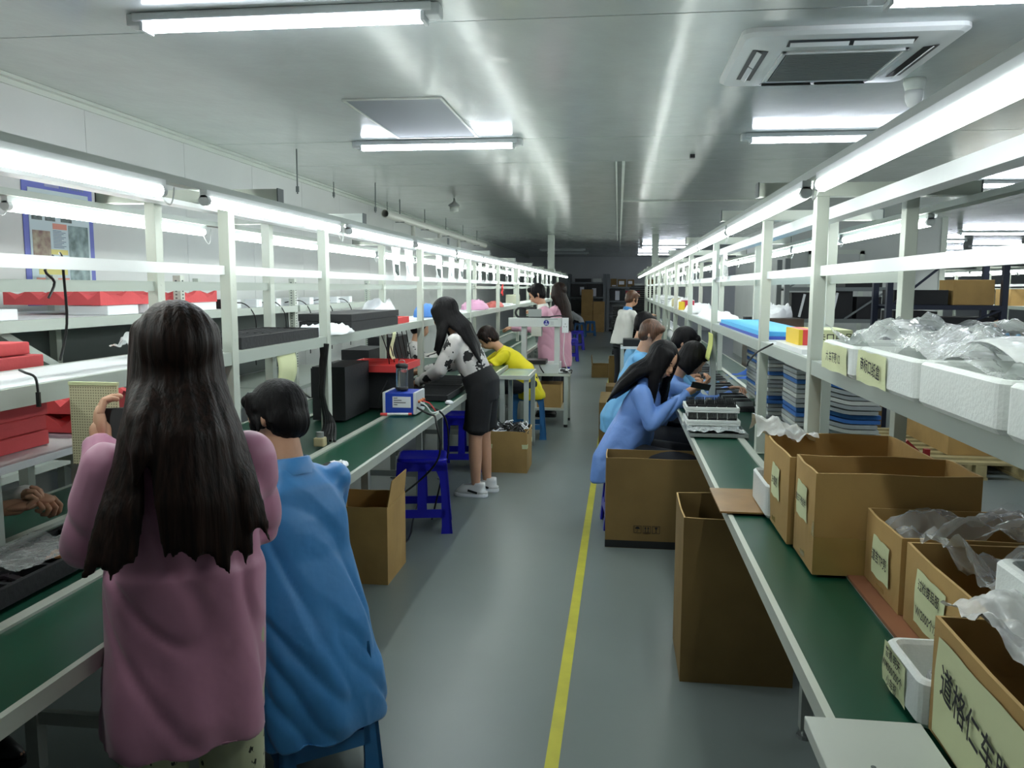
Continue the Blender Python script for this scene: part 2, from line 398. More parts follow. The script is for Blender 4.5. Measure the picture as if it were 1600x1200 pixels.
# partition room standing in the hall on the right
pw = struct('wall_partition', MB().box(2.7, 14, 0, 5.1, 14.1, CZ).box(2.7, 14.1, 0, 2.8, 20, CZ).box(5.0, 14.1, 0, 5.1, 20, CZ), FARW)
MB().box(2.69, 13.985, 0, 2.76, 14.0, CZ).box(5.02, 13.985, 0, 5.11, 14, CZ).obj('corner_trim', WHITE, pw)
d1 = MB().box(3.02, 13.98, 0, 3.09, 14.0, 2.1).box(3.81, 13.98, 0, 3.88, 14, 2.1).box(3.02, 13.98, 2.05, 3.88, 14, 2.12)
d1 = struct('door_1', d1, WHITE); MB().box(3.09, 13.985, .01, 3.81, 14.0, 2.05).obj('door_leaf', FARW, d1)
MB().box(3.22, 13.98, 1.1, 3.68, 13.985, 1.9).obj('pane', mat('dark_pane', '394043', .15), d1)
MB().box(3.74, 13.96, .98, 3.77, 13.985, 1.1).obj('handle', STEEL, d1)
# service columns dropping into the lines
for i, x in enumerate((-1.44, .76)):
    struct('trim_%d' % (i + 2), MB().box(x - .07, 17.93, 1.86, x + .07, 18.07, CZ).box(x - .09, 17.91, 1.86, x + .09, 18.09, 1.9), WHITE, bevel=.004)
# conduit on the ceiling
cd = MB().box(.015, 7.62, CZ - .03, .04, 27, CZ - .001).box(-.045, 7.62, CZ - .016, -.03, 20, CZ - .001)
cd.box(.04, 11.0, CZ - .02, 1.8, 11.02, CZ - .001)
struct('trim_4', cd, WHITE)

def hatch():
    t = thing('access_hatch', 'flat grey square access hatch in the ceiling between the two left lamps', 'hatch', (-1.36, 5.63, CZ))
    MB().box(-1.65, 5.0, CZ - .006, -1.07, 6.26, CZ - .001).obj('cover', ACCESS, t)
    f = MB(); 
    for a in ((-1.665, 4.985, -1.65, 6.275), (-1.07, 4.985, -1.055, 6.275), (-1.65, 4.985, -1.07, 5.0), (-1.65, 6.26, -1.07, 6.275)):
        f.box(a[0], a[1], CZ - .01, a[2], a[3], CZ - .001)
    f.obj('frame', ALU, t)
hatch()

# ---------------------------------------------------------------- ceiling lamps
def ceiling_lamp(x, y, lit, label, double=False):
    t = thing('ceiling_lamp', label, 'lamp', (x, y, CZ), group='ceiling battens')
    h = MB().box(x - .63, y - .055, CZ - .035, x + .63, y + .055, CZ - .001)
    h.box(x - .66, y - .04, CZ - .05, x - .60, y + .04, CZ - .001).box(x + .60, y - .04, CZ - .05, x + .66, y + .04, CZ - .001)
    h.obj('housing', HOUSE, t, bevel=.006)
    d = MB(); zc = CZ - .048
    prof = [(-.042, 0), (-.036, -.018), (-.018, -.03), (.0, -.034), (.018, -.03), (.036, -.018), (.042, 0)]
    vs = [(x + s * .585, y + a, zc + b + .012) for s in (-1, 1) for a, b in prof]; n = len(prof)
    d.add(vs, [(i, i + 1, n + i + 1, n + i) for i in range(n - 1)] + [tuple(range(n)), tuple(range(2 * n - 1, n - 1, -1))])
    d.obj('diffuser', LAMP if lit else HOUSE, t)
    MB().box(x - .6, y - .043, CZ - .07, x - .585, y + .043, CZ - .035).obj('end_cap', HOUSE, t); MB().box(x + .585, y - .043, CZ - .07, x + .6, y + .043, CZ - .035).obj('end_cap', HOUSE, t)
CL = [(-1.38, 3.40, 1, 'long lit ceiling lamp at the top left, nearest the camera'),
      (-1.40, 6.43, 1, 'lit ceiling lamp behind the grey hatch, left of the aisle'),
      (1.58, 3.42, 1, 'lit ceiling lamp at the top right corner above the air conditioner'),
      (1.53, 6.40, 1, 'lit ceiling lamp behind the air conditioner, above the right bench'),
      (-1.62, 24.3, 0, 'unlit ceiling lamp beside the white column far down the left line'),
      (-1.60, 26.6, 0, 'unlit ceiling lamp last before the back wall on the left'),
      (1.2, 22.5, 1, 'lit ceiling lamp far down the aisle just above the right tube row'),
      (1.2, 27.2, 1, 'lit ceiling lamp farthest down the aisle near the back wall'),
      (7.2, 17.4, 1, 'lit ceiling lamp in the side hall nearest the right picture edge'),
      (7.1, 20.1, 1, 'lit ceiling lamp in the side hall, second one above the far line'),
      (7.4, 23.0, 1, 'lit ceiling lamp in the side hall, third one deep in the room'),
      (9.6, 23.0, 1, 'lit ceiling lamp deep in the side hall, right of the third'),
      (9.2, 25.6, 1, 'lit ceiling lamp in the side hall close to its back wall'),
      (10.4, 17.4, 1, 'lit ceiling lamp in the side hall beyond the far line, rightmost'),
      (4.3, 9.4, 1, 'lit ceiling lamp over the open floor by the dark storage rack'),
      (4.3, 23.5, 1, 'added fill lamp beyond the partition wall, hidden behind the right rack'),  # fill lamp added to brighten the back wall
      (4.3, 27.6, 1, 'added fill lamp beyond the partition wall next to the back wall'),  # second lamp added for the back wall
      (3.9, 25.4, 1, 'added fill lamp between the partition wall and the back wall racks'),  # added to lift the dark ceiling and wall at the far end
      (6.4, 28.6, 1, 'added fill lamp deep in the side hall, next to the back wall'),  # another lamp added to light the far end
      (4.3, 6.4, 1, 'lit ceiling lamp over the open floor with the pallet'),
      (4.3, 3.4, 1, 'lit ceiling lamp over the open floor just outside the right edge'),
      (7.3, 9.4, 1, 'lit ceiling lamp over the near end of the side hall line'),
      (7.3, 12.4, 1, 'lit ceiling lamp over the middle of the side hall line')]
for a in CL: ceiling_lamp(*a)

# ---------------------------------------------------------------- air conditioner cassette
def cassette():
    x0, x1, y0, y1 = .52, 1.47, 3.85, 4.80; z = CZ
    t = thing('air_conditioner', 'square white ceiling cassette air conditioner with grey perforated centre grille', 'air conditioner', ((x0 + x1) / 2, (y0 + y1) / 2, z))
    cx, cy = (x0 + x1) / 2, (y0 + y1) / 2; vs = []; 
    def sq(h, zz, n=6, rr=.06):
        o = []
        for qx, qy in ((1, 1), (-1, 1), (-1, -1), (1, -1)):
            for k in range(n):
                a = R({(1, 1): 0, (-1, 1): 90, (-1, -1): 180, (1, -1): 270}[(qx, qy)] + 90 * k / (n - 1))
                o.append((cx + qx * (h - rr) + rr * math.cos(a), cy + qy * (h - rr) + rr * math.sin(a), zz))
        return o
    b = MB(); L = [sq(.475, z), sq(.475, z - .018), sq(.455, z - .032), sq(.30, z - .05)]; n = len(L[0])
    for r in L: vs += r
    b.add(vs, [(i * n + k, i * n + (k + 1) % n, (i + 1) * n + (k + 1) % n, (i + 1) * n + k) for i in range(3) for k in range(n)] + [tuple(range(3 * n, 4 * n))])
    b.obj('panel', mat('ac_white', 'd3d7d4', .35), t)
    g = MB().box(cx - .25, cy - .25, z - .058, cx + .25, cy + .25, z - .05)
    gm = mat('grille_grey', '7d8280', .6); g.obj('grille', gm, t, bevel=.004)
    gb = MB()
    for k in range(24):
        a = cy - .24 + k * .48 / 23; gb.box(cx - .245, a - .003, z - .061, cx + .245, a + .003, z - .058)
    o = gb.obj('grille_slat', mat('grille_rib', '8f9492', .6), t); o['kind'] = 'stuff'
    fm = MB()
    for a in ((-.275, -.275, .275, -.255), (-.275, .255, .275, .275), (-.275, -.275, -.255, .275), (.255, -.275, .275, .275)):
        fm.box(cx + a[0], cy + a[1], z - .062, cx + a[2], cy + a[3], z - .046)
    fm.obj('grille_frame', mat('ac_white', 'd3d7d4'), t, bevel=.003)
    for k in range(4):
        a = k * PI / 2; ca, sa = math.cos(a), math.sin(a)
        def q(u, v, w): return (cx + u * ca - v * sa, cy + u * sa + v * ca, z - w)
        s_ = MB(); s_.add([q(-.27, .335, .0475), q(.27, .335, .0475), q(.27, .405, .0395), q(-.27, .405, .0395)], [(0, 1, 2, 3)])
        s_.add([q(-.27, .335, .0485), q(.27, .335, .0485), q(.27, .405, .0405), q(-.27, .405, .0405)], [(3, 2, 1, 0)])
        s_.obj('outlet', BLACK, t)
        for u0, u1 in ((-.26, -.01), (.01, .26)):
            f_ = MB(); f_.add([q(u0, .365, .058), q(u1, .365, .058), q(u1, .385, .045), q(u0, .385, .045), q(u0, .362, .056), q(u1, .362, .056), q(u1, .382, .043), q(u0, .382, .043)],
                              [(0, 1, 2, 3), (7, 6, 5, 4), (0, 4, 5, 1), (2, 6, 7, 3), (0, 3, 7, 4), (1, 5, 6, 2)])
            f_.obj('louvre', mat('ac_white', 'd3d7d4'), t)
cassette()
def dome():
    t = thing('dome_camera', 'small white dome security camera on the ceiling beside the air conditioner', 'camera', (1.56, 4.86, CZ))
    MB().lathe([(.001, 0), (.055, 0), (.058, -.02), (.05, -.045), (.046, -.06)], (1.56, 4.86, CZ - .001)).obj('base', WHITE, t, smooth=True)
    MB().lathe([(.046, -.06), (.047, -.085), (.042, -.115), (.03, -.14), (.001, -.148)], (1.56, 4.86, CZ - .001)).obj('shell', mat('ac_white', 'd3d7d4'), t, smooth=True)
dome()
t = thing('smoke_detector', 'round white ceiling fitting with a flared collar above the left line', 'detector', (-2.08, 10.55, CZ))
MB().lathe([(.01, 0), (.015, -.04), (.07, -.08), (.075, -.1)], (-2.08, 10.55, CZ - .001)).obj('collar', GREYP, t, smooth=True)
MB().lathe([(.055, -.1), (.055, -.16), (.001, -.17)], (-2.08, 10.55, CZ - .001)).obj('body', WHITE, t, smooth=True)
tag(MB().box(.58, 7.3, CZ - .03, .62, 7.36, CZ - .001).obj('ceiling_sensor', BLACK), 'tiny black sensor box on the ceiling above the right bench', 'sensor')
def pipe():
    t = thing('drain_pipe', 'thick white plastic pipe with an open end hung along the left wall ceiling', 'pipe', (-2.8, 9.9, 2.38))
    m = MB(); n = 20; vs = []
    for y, r in ((9.9, .05), (17.5, .05), (17.5, .043), (9.9, .043)):
        for k in range(n): a = 2 * PI * k / n; vs.append((-2.8 + r * math.cos(a), y, 2.38 + r * math.sin(a)))
    m.add(vs, [(i * n + k, ((i + 1) % 4) * n + k, ((i + 1) % 4) * n + (k + 1) % n, i * n + (k + 1) % n) for i in range(4) for k in range(n)])
    m.obj('pipe', mat('pipe_white', 'b9bcb4', .4), t, smooth=False)
    for y in (10.6, 12.0, 13.5, 15.0, 16.5):
        MB().box(-2.86, y - .012, 2.325, -2.74, y + .012, 2.335).box(-2.806, y - .006, 2.43, -2.794, y + .006, CZ - .001).obj('hanger', CAPM, t)
    for y in (11.3, 13.0, 14.6): MB().cyl((-2.8, y, 2.1), (-2.8, y, 2.34), .03).obj('branch', mat('pipe_white', 'b9bcb4'), t)
pipe()
for i, (x, y, z, l) in enumerate([(-2.63, 6.7, 2.26, 'threaded rod hanging from the ceiling corner, nearest one on the left'), (-2.62, 8.9, 2.3, 'threaded rod hanging from the ceiling just before the open pipe end'),
                                  (-3.05, 8.8, 2.45, 'short threaded rod hanging close to the left wall'), (-3.05, 10.9, 2.42, 'short threaded rod hanging behind the open pipe end')]):
    t = thing('hanger_rod', l, 'rod', (x, y, z))
    MB().cyl((x, y, z), (x, y, CZ - .001), .006, n=8).obj('rod', CAPM, t); MB().cyl((x, y, z + .015), (x, y, z + .06), .014, n=8).obj('nut', CAPM, t)
# ================================================================ PRODUCTION LINES
def line(side, xc, s, posts, ya, yb, hwA, hwB, kA, kB, labels, legs, lo=.36, bz=1.483, shelves=None):
    """one double-sided assembly line: s points from its middle to the aisle"""
    X = lambda d: xc + s * d
    b = thing('assembly_bench', labels[0], 'workbench', (xc, (ya + yb) / 2, 0))
    edge = lambda d0, d1: (min(X(d0), X(d1)), max(X(d0), X(d1)))
    def bx(name, d0, d1, z0, z1, m, y0=ya, y1=yb, bevel=0., p=b):
        e = edge(d0, d1); return MB().box(e[0], y0, z0, e[1], y1, z1).obj(name, m, p, bevel=bevel)
    bx('work_board', kA + .015, hwA - .016, .728, .75, BOARD); bx('work_board', -hwB + .016, -kB - .015, .728, .75, BOARD)
    bx('edge_trim', hwA - .016, hwA, .715, .753, ALU); bx('edge_trim', -hwB, -hwB + .016, .715, .753, ALU)
    bx('guide_strip', kA - .018, kA + .015, .722, .757, ALU); bx('guide_strip', -kB - .015, -kB + .018, .722, .757, ALU)
    bx('conveyor_belt', -kB + .018, kA - .018, .735, .745, BELT)
    bx('bed_frame', -kB, -kB + .03, .655, .722, LEGM); bx('bed_frame', kA - .03, kA, .655, .722, LEGM)
    ym = ya + .3
    for i, yl in enumerate(legs):
        for d, hw in ((kA - .03, hwA), (-kB + .03, -hwB)):
            m = MB().box(X(d) - .02, yl - .02, .03, X(d) + .02, yl + .02, .66)
            lg = m.obj('leg', LEGM, b)
            MB().cyl((X(d), yl, 0), (X(d), yl, .012), .028, n=12).cyl((X(d), yl, .01), (X(d), yl, .035), .012, n=8).obj('foot', STEEL, lg)
            e = edge(d, hw - math.copysign(.03, hw)); m2 = MB().box(e[0], yl - .015, .69, e[1], yl + .015, .728)
            m2.beam((X(d), yl, .50), (X(hw - math.copysign(.1, hw)), yl, .70), .02, .02); m2.obj('bracket', LEGM, b)
        e = edge(-kB + .05, kA - .05); MB().box(e[0], yl - .012, .18, e[1], yl + .012, .22).obj('cross_bar', LEGM, b)
    # overhead rack
    r = thing('overhead_rack', labels[1], 'rack', (xc, (ya + yb) / 2, .745))
    pz = .745
    for i, yp in enumerate(posts):
        for d in (.14, -.14):
            x = X(d); m = MB().box(x - .02, yp - .025, pz, x + .02, yp + .025, 1.80)
            m.box(x - .0215, yp - .034, pz + .001, x + .0215, yp + .034, pz + .007)
            for q in (1.14, 1.3, 1.45, 1.5): m.box(x - .0205, yp - .006, q, x + .0205, yp + .006, q + .012, 0)
            m.obj('post', POSTM, r, bevel=.002)
        e = edge(-.345, .345); cb = MB().box(e[0], yp - .025, 1.80, e[1], yp + .025, 1.845).obj('crossbeam', POSTM, r, bevel=.002)
        MB().box(e[0] - .004, yp - .026, 1.798, e[0], yp + .026, 1.847).obj('end_cap', CAPM, cb); MB().box(e[1], yp - .026, 1.798, e[1] + .004, yp + .026, 1.847).obj('end_cap', CAPM, cb)
    bx('rail', .132, .140, 1.542, 1.575, SHELFM, p=r); bx('rail', -.140, -.132, bz, bz + .036, EDGEM, y0=posts[0] if side == 'right' else ya, p=r)
    bx('cable_channel', -.03, .03, 1.755 if side == 'right' else 1.782, 1.7985, SHELFM, p=r)
    bx('light_beam', lo - .05, lo - .008, 1.7785, 1.7995, EDGEM, p=r); bx('light_beam', -.365, -.315, 1.7785, 1.7995, EDGEM, p=r)
    seg = shelves if shelves is not None else list(zip(posts, posts[1:]))
    for a, c in seg:
        sh = bx('shelf_board', -.136, .136, 1.245, 1.262, SHELFM, a + .027, c - .027, p=r)
        bx('shelf_edge', .136, .156, 1.215, 1.2625, EDGEM, a + .026, c - .026, p=sh); bx('shelf_edge', -.156, -.136, 1.215, 1.2625, EDGEM, a + .026, c - .026, p=sh)
        for yy in (a + .06, c - .06): e = edge(-.13, .13); MB().box(e[0], yy - .012, 1.215, e[1], yy + .012, 1.245).obj('shelf_bracket', EDGEM, sh)
    return b, r
def tubes(xc, s, d, spans, where, far=None):
    for i, (a, c) in enumerate(spans):
        x = xc + s * d; t = thing('tube_light', 'lit tube light %s, %s from the camera' % (where, ORD[i]), 'lamp', (x, (a + c) / 2, 1.778), group='tube lights ' + where)
        MB().box(x - .011, a, 1.757, x + .011, c, 1.778).box(x - s * .018 - .02, a + .05, 1.768, x - s * .018 + .02, a + .12, 1.7783).box(x - s * .018 - .02, c - .12, 1.768, x - s * .018 + .02, c - .05, 1.7783).obj('housing', HOUSE, t)
        MB().cyl((x, a + .02, 1.748), (x, c - .02, 1.748), .017, n=10).obj('tube', TUBE, t)
        MB().cyl((x, a, 1.748), (x, a + .02, 1.748), .016, n=10).obj('end_cap', HOUSE, t); MB().cyl((x, c - .02, 1.748), (x, c, 1.748), .016, n=10).obj('end_cap', HOUSE, t)
        if i < 9:
            w = [(x, c - .01 + .0 * k, 1.755) for k in (0,)]
            for k in range(11):
                u = k / 10; w.append((x + s * .012 * math.sin(u * PI), c - .04 + .10 * u, 1.765 - (.05 + .02 * (i % 2)) * math.sin(u * PI)))
            MB().tube(w, .0022, 5).obj('wire', CABLEW, t)
def spans(first, start, n, L=1.19, gap=.05):
    o = list(first); y = start
    for _ in range(n): o.append((y, y + L)); y += L + gap
    return o
LP = [.95, 2.9, 3.9, 5.88, 7.85, 9.8, 11.75, 13.7, 15.65, 17.6, 19.55]
lineL = line('left', -1.55, 1, LP, -.6, 19.9, .50, .50, .22, .22,
     ('long green-topped conveyor bench left of the aisle', 'long white steel overhead rack standing on the left conveyor bench'),
     [.2, 1.2, 2.2, 3.3, 4.35, 5.6, 6.3] + [7.3 + 1.0 * k for k in range(13)])
lineR = line('right', .80, -1, LP[1:] + [20.6], .35, 20.9, .425, .42, .18, .18,
     ('long green-topped conveyor bench right of the aisle', 'long white steel overhead rack standing on the right conveyor bench'),
     [.8, 1.75, 2.75, 3.75, 4.7, 5.7, 6.7] + [7.7 + 1.0 * k for k in range(13)], lo=.33, bz=1.522, shelves=[(.55, 2.9)] + list(zip(LP[1:], LP[2:] + [20.6])))
tubes(-1.55, 1, .355, spans([(.90, 2.10), (2.32, 3.50), (3.63, 4.77)], 4.87, 12), 'over the aisle side of the left line')
tubes(-1.55, 1, -.345, spans([(1.2, 2.37), (2.41, 3.68), (3.88, 5.12)], 5.2, 11), 'over the wall side of the left line')
tubes(.80, -1, .32, spans([(1.05, 2.13), (2.28, 3.80), (3.85, 5.13)], 5.18, 12), 'over the aisle side of the right line')
tubes(.80, -1, -.345, spans([(3.3, 4.5)], 4.55, 13), 'over the hall side of the right line')
# third line out in the hall
HP = [7.6, 9.6, 11.6, 13.6, 15.6, 17.6, 19.6]
lineH = line('hall', 5.75, -1, HP, 7.2, 20, .42, .42, .18, .18,
     ('green-topped conveyor bench far right across the open floor', 'white overhead rack on the far right conveyor bench across the open floor'), [7.8 + 1.6 * k for k in range(8)])
tubes(5.75, -1, .345, spans([], 7.6, 10), 'over the near side of the far right line')
tubes(5.75, -1, -.345, spans([], 7.6, 10), 'over the far side of the far right line')

# rack against the left wall (row C)
def wall_rack():
    r = thing('wall_rack', 'white steel wall-side shelving with slotted uprights behind the left conveyor bench', 'rack', (-2.75, 4.4, 0))
    xs_ = (-2.42, -3.18)
    for yp in (2.55, 4.38, 6.02, 7.9):
        for x in xs_:
            m = MB().box(x - .022, yp - .022, 0, x + .022, yp + .022, 1.56)
            m.obj('upright', POSTM, r)
        sl = MB()
        for k in range(34): sl.box(-2.395, yp - .006, .9 + k * .019, -2.3975, yp + .006, .9 + k * .019 + .008)
        for k in range(34): sl.box(-2.43, yp - .0225, .9 + k * .019, -2.418, yp - .0215, .9 + k * .019 + .008)
        o = sl.obj('slot', CAPM, r); o['kind'] = 'stuff'
        MB().beam((-2.42, yp, .05), (-3.18, yp, .5), .03, .02).obj('brace', EDGEM, r)
    for a, c in ((.6, 2.5), (2.55, 4.38), (4.4, 6.0), (6.04, 7.95)):
        sh = MB().box(-3.22, a, 1.335, -2.40, c, 1.36).obj('shelf_board', SHELFM, r)
        MB().box(-2.40, a, 1.315, -2.375, c, 1.362).obj('shelf_edge', EDGEM, sh)
        MB().box(-3.22, a, .70, -2.45, c, .73).obj('shelf_board', EDGEM, r)
    MB().beam((-2.44, 2.6, 1.52), (-2.44, 3.75, .95), .045, .03).obj('brace', EDGEM, r)
    MB().box(-3.24, .6, .74, -3.225, 7.9, 1.31).obj('shade_panel', mat('shade_panel', '5c6563', .6), r)  # dark sheet standing in for the shelf's shade on the wall
wall_rack()

# ================================================================ CARTONS
def carton(name, label, x0, y0, x1, y1, z0, h, mats=(CARD, CARDE), cat='box', group=None, rz=0., flaps=(), open_=True, t=.006, tape=True, skew=0.):
    """corrugated box: walls, floor, raw edges, tape; flaps: list of (side, length, angle)"""
    cx, cy = (x0 + x1) / 2, (y0 + y1) / 2; w, d = (x1 - x0) / 2, (y1 - y0) / 2
    r = thing(name, label, cat, (cx, cy, z0), rz, group)
    m = MB(); T_ = t
    if open_:
        o = [(-w, -d), (w, -d), (w, d), (-w, d)]; i_ = [(-w + T_, -d + T_), (w - T_, -d + T_), (w - T_, d - T_), (-w + T_, d - T_)]
        def bow(a, zz, k):  # soft outward bow halfway
            return a
        N = 6; zs = [0, h * .5, h]
        def ringpts(q, z, amp):
            out = []
            for e in range(4):
                a, b = q[e], q[(e + 1) % 4]
                for k in range(N):
                    u = k / N; px, py = a[0] + (b[0] - a[0]) * u, a[1] + (b[1] - a[1]) * u
                    nx, ny = (b[1] - a[1]), -(b[0] - a[0]); L = math.hypot(nx, ny) or 1
                    am = amp * math.sin(u * PI); dz = .0018 * math.sin(u * 9 + e * 3 + x0 * 9) * (z / h) * min(1, h * 4)
                    out.append((px + nx / L * am, py + ny / L * am, z + dz))
            return out
        rings = [ringpts(o, 0, 0), ringpts(o, h * .5, .006), ringpts(o, h, .004), ringpts(i_, h, .004), ringpts(i_, h * .5, .006), ringpts(i_, T_, 0)]
        vs = [p for q in rings for p in q]; n = 4 * N; fs = []; ms = []
        for k in range(5):
            for j in range(n): fs.append((k * n + j, k * n + (j + 1) % n, (k + 1) * n + (j + 1) % n, (k + 1) * n + j)); ms.append(1 if k == 2 else 0)
        fs += [tuple(range(n - 1, -1, -1)), tuple(range(5 * n, 6 * n))]; ms += [0, 0]
        m.v = vs; m.f = fs; m.m = ms
    else: m.box(-w, -d, 0, w, d, h)
    m.obj('body', list(mats), r, world=False)
    for side, L, ang in flaps:
        a = R(ang); q = {'l': ((-w, -d), (-w, d), (-1, 0)), 'r': ((w, d), (w, -d), (1, 0)), 'f': ((w, -d), (-w, -d), (0, -1)), 'b': ((-w, d), (w, d), (0, 1))}[side]
        (ax, ay), (bx_, by_), (nx, ny) = q; dx, dz = math.sin(a) * L, math.cos(a) * L; e = .012
        ex, ey = (bx_ - ax), (by_ - ay); l = math.hypot(ex, ey); ex /= l; ey /= l
        P0 = [(ax + ex * e, ay + ey * e, h), (bx_ - ex * e, by_ - ey * e, h), (bx_ - ex * e * 3 + nx * dx, by_ - ey * e * 3 + ny * dx, h + dz), (ax + ex * e * 3 + nx * dx, ay + ey * e * 3 + ny * dx, h + dz)]
        f = MB(); f.add(P0 + [(p[0] - nx * .004 * math.cos(a), p[1] - ny * .004 * math.cos(a), p[2] + .004 * math.sin(a) + .001) for p in P0],
              [(0, 1, 2, 3), (7, 6, 5, 4), (0, 4, 5, 1), (1, 5, 6, 2), (2, 6, 7, 3), (3, 7, 4, 0)]); f.obj('flap', mats[0], r, world=False)
    if tape:
        k = MB().box(-w - .0012, -.028, h * .05, -w - .0002, .028, min(h * .75, h - .01)) if d < w * 3 else MB()
        k.box(-.028, -d - .0012, 0, .028, -d - .0002, h * .3); k.obj('tape', TAPE, r, world=False)
    return r
def note(r, side, u0, u1, z0, z1, lines, size, slant=0., mats=(NOTE, INK), off=.0075, w=0, d=0, lift=0.):
    """paper label with handwriting on a side wall (local frame)"""
    m = MB(); 
    def P(u, z, o=off):
        if side == 'l': return (-w - o, -u, z)
        if side == 'f': return (u, -d - o, z)
    n = 8
    def g(a, b):
        u = u0 + (u1 - u0) * a; z = z0 + (z1 - z0) * b
        return P(u + .0015 * math.sin(b * 9 + u0 * 50), z + .0015 * math.sin(a * 11), off + .0015 * math.sin(a * 5 + b * 4))
    m.grid(g, n, n); pn = m.obj('note', mats[0], r, world=False)
    t = MB(); k = len(lines)
    for i, s in enumerate(lines):
        zc = z1 - (z1 - z0) * (i + .5) / k; uc = (u0 + u1) / 2
        text_mb(s, size, lambda x, y: P(uc + x * math.cos(slant) - y * math.sin(slant) * .3, zc + y * 1.15 + x * math.sin(slant), off + .0035), t)
    o = t.obj('lettering', mats[1], r, world=False)

# --- right bench, near to far
b = carton('carton', 'big open carton nearest the camera on the right bench with a large pale handwritten note', .53, .78, .98, 1.40, .768, .195, (CARD, CARDE), group='cartons on the right bench')
note(b, 'l', -.275, .03, .015, .175, ['道格仁车服'], .050, -.16, w=.225)
b = carton('carton', 'open carton on the right bench with a two-line note, second from the camera', .645, 1.425, 1.14, 1.885, .768, .175, (CARD, CARDE), group='cartons on the right bench')
note(b, 'l', -.145, .015, .03, .145, ['过检废品服', 'W/2000个/盒'], .023, -.02, w=.2475)
b = carton('carton', 'open dark-sided carton in the middle of the right bench holding crumpled clear bags', .64, 1.905, 1.16, 2.165, .768, .178, (CARD, CARDE), group='cartons on the right bench')
note(b, 'l', -.05, .075, .04, .135, ['道吉TP壳'], .027, 0, w=.26)
b = carton('carton', 'tall taped open carton on the right bench with a square note, fourth from the camera', .515, 2.185, .92, 2.42, .759, .27, (CARD, CARDE), group='cartons on the right bench')
note(b, 'l', -.06, .06, .12, .215, ['道古下壳组件'], .02, 0, w=.2025)
MB().box(-.2035, -.12, .10, -.2028, .12, .14).box(-.2028, -.1212, 0, .2028, -.1205, .10).obj('tape', TAPE, b, world=False)
b = carton('carton', 'open carton farthest along the right bench beside the small foam tray', .50, 2.44, .90, 2.85, .759, .26, (CARD, CARDE), group='cartons on the right bench')
note(b, 'l', -.02, .10, .10, .2, ['2P·面壳'], .026, 0, w=.20)
tag(MB().box(.60, .80, .7575, 1.20, 2.17, .7665).obj('cardboard_sheet', CARDR, bevel=.001), 'flat reddish cardboard sheet lying under the cartons on the right belt', 'cardboard')
f = MB().box(-.16, -.165, 0, .10, .165, .006).obj('x', CARD, world=False); f.name = 'cardboard_flap'; f.location = (.51, 2.93, .758); f.rotation_euler = (0, 0, 0)
f.data.materials.clear(); f.data.materials.append(TAPE if False else mat('kraft_glossy', 'a8814f', .3, nz=.2, ns=5, alt='8b683a')); tag(f, 'glossy brown cardboard flap lying across the right bench edge', 'cardboard')
# --- foam trays
def styro(label, x0, y0, x1, y1, z0, h, t=.022, lip=None, grp='white foam boxes on the right side'):
    r = thing('foam_box', label, 'box', ((x0 + x1) / 2, (y0 + y1) / 2, z0), group=grp)
    def rr(ix, z, rad):
        o = []; a0, b0, a1, b1 = x0 + ix, y0 + ix, x1 - ix, y1 - ix
        for (cx, cy, st_) in ((a1 - rad, b1 - rad, 0), (a0 + rad, b1 - rad, 90), (a0 + rad, b0 + rad, 180), (a1 - rad, b0 + rad, 270)):
            for k in range(5): a = R(st_ + 90 * k / 4); o.append((cx + rad * math.cos(a), cy + rad * math.sin(a), z))
        return o
    L = [rr(.008, z0, .02), rr(0, z0 + .01, .024), rr(0, z0 + h - .006, .024), rr(.006, z0 + h, .02), rr(t - .004, z0 + h, .02), rr(t, z0 + h - .008, .02), rr(t + .006, z0 + t, .015)]
    n = 20; m = MB(); m.v = [p for q in L for p in q]
    m.f = [(i * n + k, i * n + (k + 1) % n, (i + 1) * n + (k + 1) % n, (i + 1) * n + k) for i in range(len(L) - 1) for k in range(n)] + [tuple(range(n - 1, -1, -1)), tuple(range((len(L) - 1) * n, len(L) * n))]
    m.m = [0] * len(m.f); m.obj('body', STYRO, r, smooth=False)
    return r
s2 = styro('small white foam box with three lines of handwriting beside the nearest bench carton', .516, 1.405, .640, 1.60, .758, .085, t=.016)
note(s2, 'l', -.09, .03, .004, .08, ['普通 明天', 'W4000/200个', '小车服'], .019, -.02, w=.062, off=.002)
styro('small white foam box on the right bench between the cardboard flap and the farthest carton', .485, 2.70, .545, 2.99, .76, .11, t=.012)
s3 = styro('white foam box propped in the near right corner above the nearest cartons', .655, 1.16, .98, 1.50, .962, .075)
# white bench extension in the right foreground
t = thing('white_plank', 'plain white laminated board lying over the right bench edge at the bottom right', 'board', (.42, .9, .758))
MB().box(.325, .45, .758, .512, 1.385, .783).obj('board', mat('laminate_white', 'c3c9c1', .4, nz=.03, ns=5), t, bevel=.002)
MB().cyl((.395, 1.24, .783), (.395, 1.24, .7838), .004, n=10).obj('screw_hole', CAPM, t)

